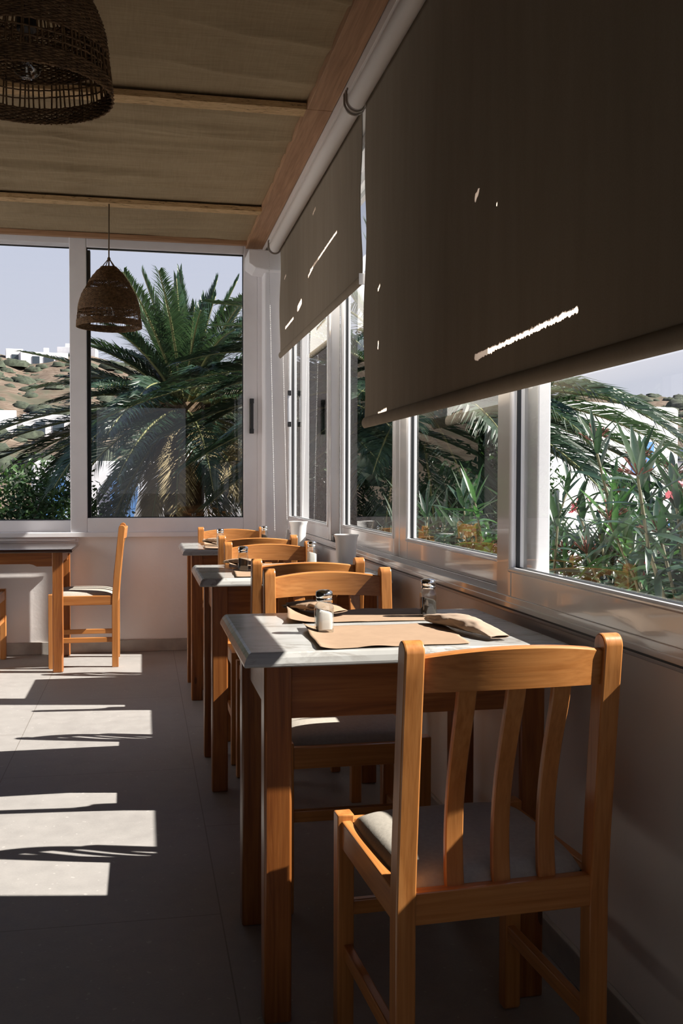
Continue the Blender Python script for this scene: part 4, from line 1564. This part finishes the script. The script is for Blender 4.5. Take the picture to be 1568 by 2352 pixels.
# upright young fronds of the heart
for (az, el, L) in ((170, 72, 1.28), (200, 79, 1.40), (95, 86, 1.50), (250, 88, 1.28), (20, 82, 1.40), (350, 74, 1.42), (60, 76, 1.30), (0, 66, 1.45), (140, 66, 1.2),
                    (285, 78, 1.0), (250, 72, 0.95), (185, 60, 1.25), (120, 80, 1.2), (330, 80, 1.15), (15, 58, 1.35), (225, 66, 1.05)):
    fr1.append((az, el, L * 0.9, 12, 0.25, FRONDB, UP))
for q in range(20):
    az = 360 * q / 20 + rp.uniform(-8, 8)
    k_ = 0.72 if abs(az - 185) < 50 else 1.0
    fr1.append((az, rp.uniform(34, 54), k_ * rp.uniform(1.3, 1.65), rp.uniform(18, 38), 0.34))
for q in range(22):
    az = 360 * q / 22 + rp.uniform(-8, 8)
    k_ = 0.62 if abs(az - 185) < 45 else 1.0
    fr1.append((az, rp.uniform(6, 26), k_ * rp.uniform(1.7, 2.3), rp.uniform(25, 50), 0.38))
for q in range(18):
    az = 360 * q / 18 + rp.uniform(-8, 8)
    fr1.append((az, rp.uniform(-25, 2), rp.uniform(1.6, 2.2), rp.uniform(30, 52), 0.38, FRONDD if rp.random() < 0.12 else FROND))
for q in range(12):
    az = 360 * q / 12 + rp.uniform(-10, 10)
    fr1.append((az, rp.uniform(-62, -38), rp.uniform(1.3, 1.8), rp.uniform(12, 30), 0.33, FRONDD if rp.random() < 0.1 else FROND))
fr1 += [(186, -4, 2.6, 34, 0.42), (194, 2, 2.5, 44, 0.42), (178, -10, 2.6, 26, 0.42), (200, -14, 2.3, 30, 0.4), (176, 25, 1.62, 16, 0.26)]
palm('palm_tree', 'tall palm tree outside the far window, upright crown of green fronds', (0.42, 10.5, -1.5), 3.42, fr1, 0.19, 3)

fr2 = []
for q in range(9):
    fr2.append((360 * q / 9 + rp.uniform(-10, 10), rp.uniform(58, 84), rp.uniform(1.2, 1.5), 14, 0.26, FRONDB, UP))
for q in range(14):
    fr2.append((360 * q / 14 + rp.uniform(-8, 8), rp.uniform(24, 48), rp.uniform(1.5, 1.9), rp.uniform(25, 45), 0.34))
for (az, el, L, bend) in ((178, 24, 1.95, 44), (183, 10, 2.6, 40), (176, 4, 2.1, 36), (187, -6, 2.0, 30), (172, -18, 1.9, 26), (192, -28, 1.9, 22), (181, 38, 1.8, 40), (170, 16, 2.2, 40), (180, 28, 1.6, 42), (190, 16, 1.75, 46), (205, 4, 1.75, 40), (170, 10, 1.7, 46), (160, 0, 1.7, 36), (196, -8, 1.6, 34), (215, -10, 1.5, 32), (182, -24, 1.6, 26), (172, -16, 1.6, 40),
                          (235, 10, 1.2, 40), (255, 4, 1.5, 46), (275, 0, 1.9, 40), (290, 4, 2.1, 44), (306, 8, 2.4, 48), (338, 6, 2.5, 42), (355, 2, 2.5, 38), (8, 14, 2.4, 44),
                          (300, -10, 2.0, 34), (322, -14, 2.2, 30), (340, -8, 2.3, 34), (0, -16, 2.2, 28), (20, 4, 2.2, 40), (50, 8, 2.0, 40), (80, 4, 2.0, 40), (110, 8, 2.0, 40), (140, 4, 1.9, 40),
                          (326, -6, 2.4, 34), (312, 30, 2.7, 62), (270, -22, 1.8, 26), (240, -20, 1.3, 24)):
    fr2.append((az, el, L, bend, 0.44, FROND, dict(lw=0.0095, npair=105)))
for q in range(8):
    fr2.append((360 * q / 8 + rp.uniform(-10, 10), rp.uniform(-60, -40), rp.uniform(1.1, 1.5), 20, 0.3, FRONDD if rp.random() < 0.15 else FROND))
palm('palm_tree', 'second palm tree behind the side windows, long drooping fronds', (2.3, 8.3, -1.6), 3.5, fr2, 0.17, 4)


# leafy bushes -------------------------------------------------------------
def bush(name, label, loc, size, n, leaf, mat, seed):
    root = empty(name, loc)
    tag(root, label, 'bush')
    r = random.Random(seed)
    lf, br = MB(), MB()
    cl = [Vector((r.uniform(-.7, .7) * size[0], r.uniform(-.6, .6) * size[1], r.uniform(0.42, 0.9) * size[2])) for _ in range(44)]
    for c in cl:
        br.tube([(0, 0, 0), (c.x * .35, c.y * .35, c.z * .5), tuple(c)], [0.03, 0.018, 0.006], 5)
    for i in range(n):
        c = cl[r.randrange(len(cl))]
        v = Vector((r.gauss(0, 1), r.gauss(0, 1), r.gauss(0, 1))).normalized()
        k_ = r.random() ** 0.4
        p = c + Vector((v.x * size[0] * .36, v.y * size[1] * .36, v.z * size[2] * .2)) * k_
        a = Vector((r.uniform(-1, 1), r.uniform(-1, 1), r.uniform(-.6, .9))).normalized()
        b = a.cross(Vector((r.uniform(-1, 1), r.uniform(-1, 1), r.uniform(-1, 1)))).normalized()
        s = leaf * r.uniform(0.7, 1.3)
        o = len(lf.v)
        nn = a.cross(b) * s * 0.12
        lf.v += [tuple(p), tuple(p + a * s * .5 + b * s * .24 + nn), tuple(p + a * s), tuple(p + a * s * .5 - b * s * .24 + nn)]
        lf.f += [(o, o + 1, o + 2, o + 3)]
        lf.mi += [0]
    br.build('branch', BARK, root, smooth=180, fix=False)
    lf.build('foliage', mat, root, smooth=0, fix=False)
    return root


bush('leafy_bush', 'green leafy bush below the palm fronds in the left far window', (-1.55, 9.3, -1.3), (1.0, 0.7, 2.45), 22000, 0.060, BUSHL, 21)
bush('leafy_bush', 'small green bush left of the far palm trunk', (-0.55, 10.2, -1.3), (0.45, 0.4, 2.35), 8000, 0.055, BUSHL, 22)
bush('leafy_bush', 'dark green bush behind the glass of the two middle side windows', (2.95, 10.6, -1.4), (1.7, 0.8, 4.2), 46000, 0.08, BUSHD, 23)
bush('leafy_bush', 'dark green bush low behind the side window next to the mullion', (1.95, 8.9, -1.4), (0.75, 0.7, 2.75), 15000, 0.062, BUSHD, 24)


bush('reflection_tree', 'tall dark leafy tree added out of view on the left, darkening the side window reflections', (-3.6, 10.4, -1.4), (2.2, 1.0, 5.6), 26000, 0.14, BUSHD, 25)  # unseen tree, added so the side glass mirrors something dark instead of bright hill


# oleanders ---------------------------------------------------------------
def olea_leaf(m, p, dirv, L, W, droop, r):
    """long lance-shaped leaf folded on its midrib"""
    dirv = dirv.normalized()
    side = dirv.cross(Vector((0, 0, 1)))
    side = side.normalized() if side.length > 0.1 else Vector((1, 0, 0))
    side = (side + Vector((0, 0, r.uniform(-.5, .5)))).normalized()
    n = 7
    o = len(m.v)
    q = Vector(p)
    dd = dirv.copy()
    for i in range(n + 1):
        t = i / n
        w = W * 0.5 * max(0.03, math.sin(PI * (0.06 + 0.94 * t) ** 0.85) ** 0.8)
        up = side.cross(dd).normalized()
        m.v += [tuple(q - side * w + up * w * 0.35), tuple(q), tuple(q + side * w + up * w * 0.35)]
        dd = (dd + Vector((0, 0, -1)) * droop / n).normalized()
        q = q + dd * (L / n)
    for i in range(n):
        a = o + i * 3
        m.f += [(a, a + 1, a + 4, a + 3), (a + 1, a + 2, a + 5, a + 4)]
        m.mi += [0, 0]


def flower_cluster(parent, p, r, nfl, mat):
    fm = MB()
    for _ in range(nfl):
        c = Vector(p) + Vector((r.uniform(-.035, .035), r.uniform(-.035, .035), r.uniform(-.02, .035)))
        ax = Vector((r.uniform(-1, 1), r.uniform(-1, 0.3), r.uniform(0.1, 1))).normalized()
        u = ax.orthogonal().normalized()
        v = ax.cross(u)
        for k_ in range(5):
            t = 2 * PI * k_ / 5 + r.uniform(-.2, .2)
            d = u * math.cos(t) + v * math.sin(t)
            e = ax.cross(d)
            s = 0.0125 * r.uniform(0.8, 1.2)
            o = len(fm.v)
            fm.v += [tuple(c), tuple(c + d * s * .6 + e * s * .5 + ax * s * .25), tuple(c + d * s * 1.1 + e * s * .35 + ax * s * .2), tuple(c + d * s * 1.15 - e * s * .3 + ax * s * .3), tuple(c + d * s * .6 - e * s * .45 + ax * s * .2)]
            fm.f += [(o, o + 1, o + 2, o + 3, o + 4)]
            fm.mi += [0]
    return fm.build('flower_cluster', mat, parent, smooth=0, fix=False)


def bud_cluster(parent, p, r, n):
    bm_ = MB()
    for _ in range(n):
        d = Vector((r.uniform(-1, 1), r.uniform(-1, 1), r.uniform(0.2, 1.2))).normalized()
        q = Vector(p) + d * r.uniform(0.02, 0.055)
        bm_.tube([tuple(p), tuple(q)], 0.0014, 4)
        bm_.tube([tuple(q), tuple(q + d * 0.007), tuple(q + d * 0.016)], [0.0018, 0.0030, 0.001], 5)
    return bm_.build('bud_cluster', BUD, parent, smooth=180, fix=False)


def oleander(label, loc, top, spread, nst, seed, fresh=0.2, flowers=2, buds=3, lscale=1.0):
    root = empty('oleander_bush', loc)
    tag(root, label, 'shrub', 'oleander bushes outside the side windows')
    r = random.Random(seed)
    tips = []
    for s in range(nst):
        az = 2 * PI * s / nst + r.uniform(-.4, .4)
        sp_ = spread * r.uniform(0.25, 1.0)
        H = top * r.uniform(0.74, 1.0)
        pts = []
        for i in range(9):
            t = i / 8
            rr = sp_ * (t ** 1.1)
            pts.append(Vector((rr * math.cos(az) + 0.02 * math.sin(i * 1.7 + s), rr * math.sin(az) + 0.02 * math.cos(i * 1.3 + s), H * t)))
        st = MB().tube(pts, [0.011 * (1 - 0.6 * i / 8) for i in range(9)], 6).build('stem', STEM, root, smooth=180, fix=False)
        lf = MB()
        top_fresh = r.random() < fresh
        nn = 30
        for k_ in range(nn):
            t = 0.30 + 0.70 * k_ / (nn - 1)
            q = t * 8
            a = min(int(q), 7)
            p = pts[a].lerp(pts[a + 1], q - a)
            ph = k_ * 1.05 + r.uniform(-.3, .3)
            for w in range(3):
                aa = ph + 2 * PI * w / 3
                elv = -0.1 + 0.6 * t ** 3 + r.uniform(-.4, .4)
                if k_ >= nn - 2:
                    elv = 1.0 + r.uniform(-.2, .25)
                d = Vector((math.cos(aa) * math.cos(elv), math.sin(aa) * math.cos(elv), math.sin(elv)))
                olea_leaf(lf, p, d, lscale * r.uniform(0.12, 0.19) * (0.85 if k_ > nn - 3 else 1), lscale * r.uniform(0.017, 0.025), r.uniform(0.3, 1.6) * (0.25 if k_ > nn - 4 else 1), r)
        lf.build('foliage', OLEB if top_fresh else OLEA, st, smooth=180, fix=False)
        tips.append((pts[-1], st, top_fresh))
    r.shuffle(tips)
    for i, (p, st, fs_) in enumerate(tips):
        if i < flowers:
            flower_cluster(st, p + Vector((0, 0, 0.01)), r, 10, PINK)
        elif i < flowers + buds:
            bud_cluster(st, p, r, 16)
    return root


ol = [((1.78, 2.62, -0.55), 1.72, 0.46, 20, 31, 0.4, 4, 6, 'oleander bush nearest the camera, fresh green shoots and pink flowers'),
      ((1.95, 3.25, -0.6), 1.85, 0.52, 20, 32, 0.25, 3, 8, 'oleander bush with red brown buds behind the nearest one'),
      ((1.74, 3.75, -0.6), 1.62, 0.46, 18, 33, 0.1, 0, 4, 'grey green oleander bush at the left edge of the nearest side window'),
      ((1.78, 4.70, -0.6), 1.75, 0.45, 14, 34, 0.1, 0, 2, 'oleander bush behind the second side window, bare stems and arching leaves'),
      ((1.66, 5.75, -0.6), 1.66, 0.34, 10, 35, 0.0, 0, 1, 'thin oleander bush farthest along the side windows'),
      ((2.5, 2.95, -0.7), 2.0, 0.55, 20, 36, 0.3, 5, 6, 'oleander bush with pink flowers at the right photo edge'),
      ((2.45, 4.4, -0.7), 1.75, 0.5, 16, 37, 0.1, 0, 5, 'oleander bush in front of the low white garden wall')]
for (loc, top, spd, nst, seed, fresh, nf, nb, lb) in ol:
    oleander(lb, loc, top, spd, nst, seed, fresh, nf, nb, 1.3 if loc[1] > 4 else 1.12)
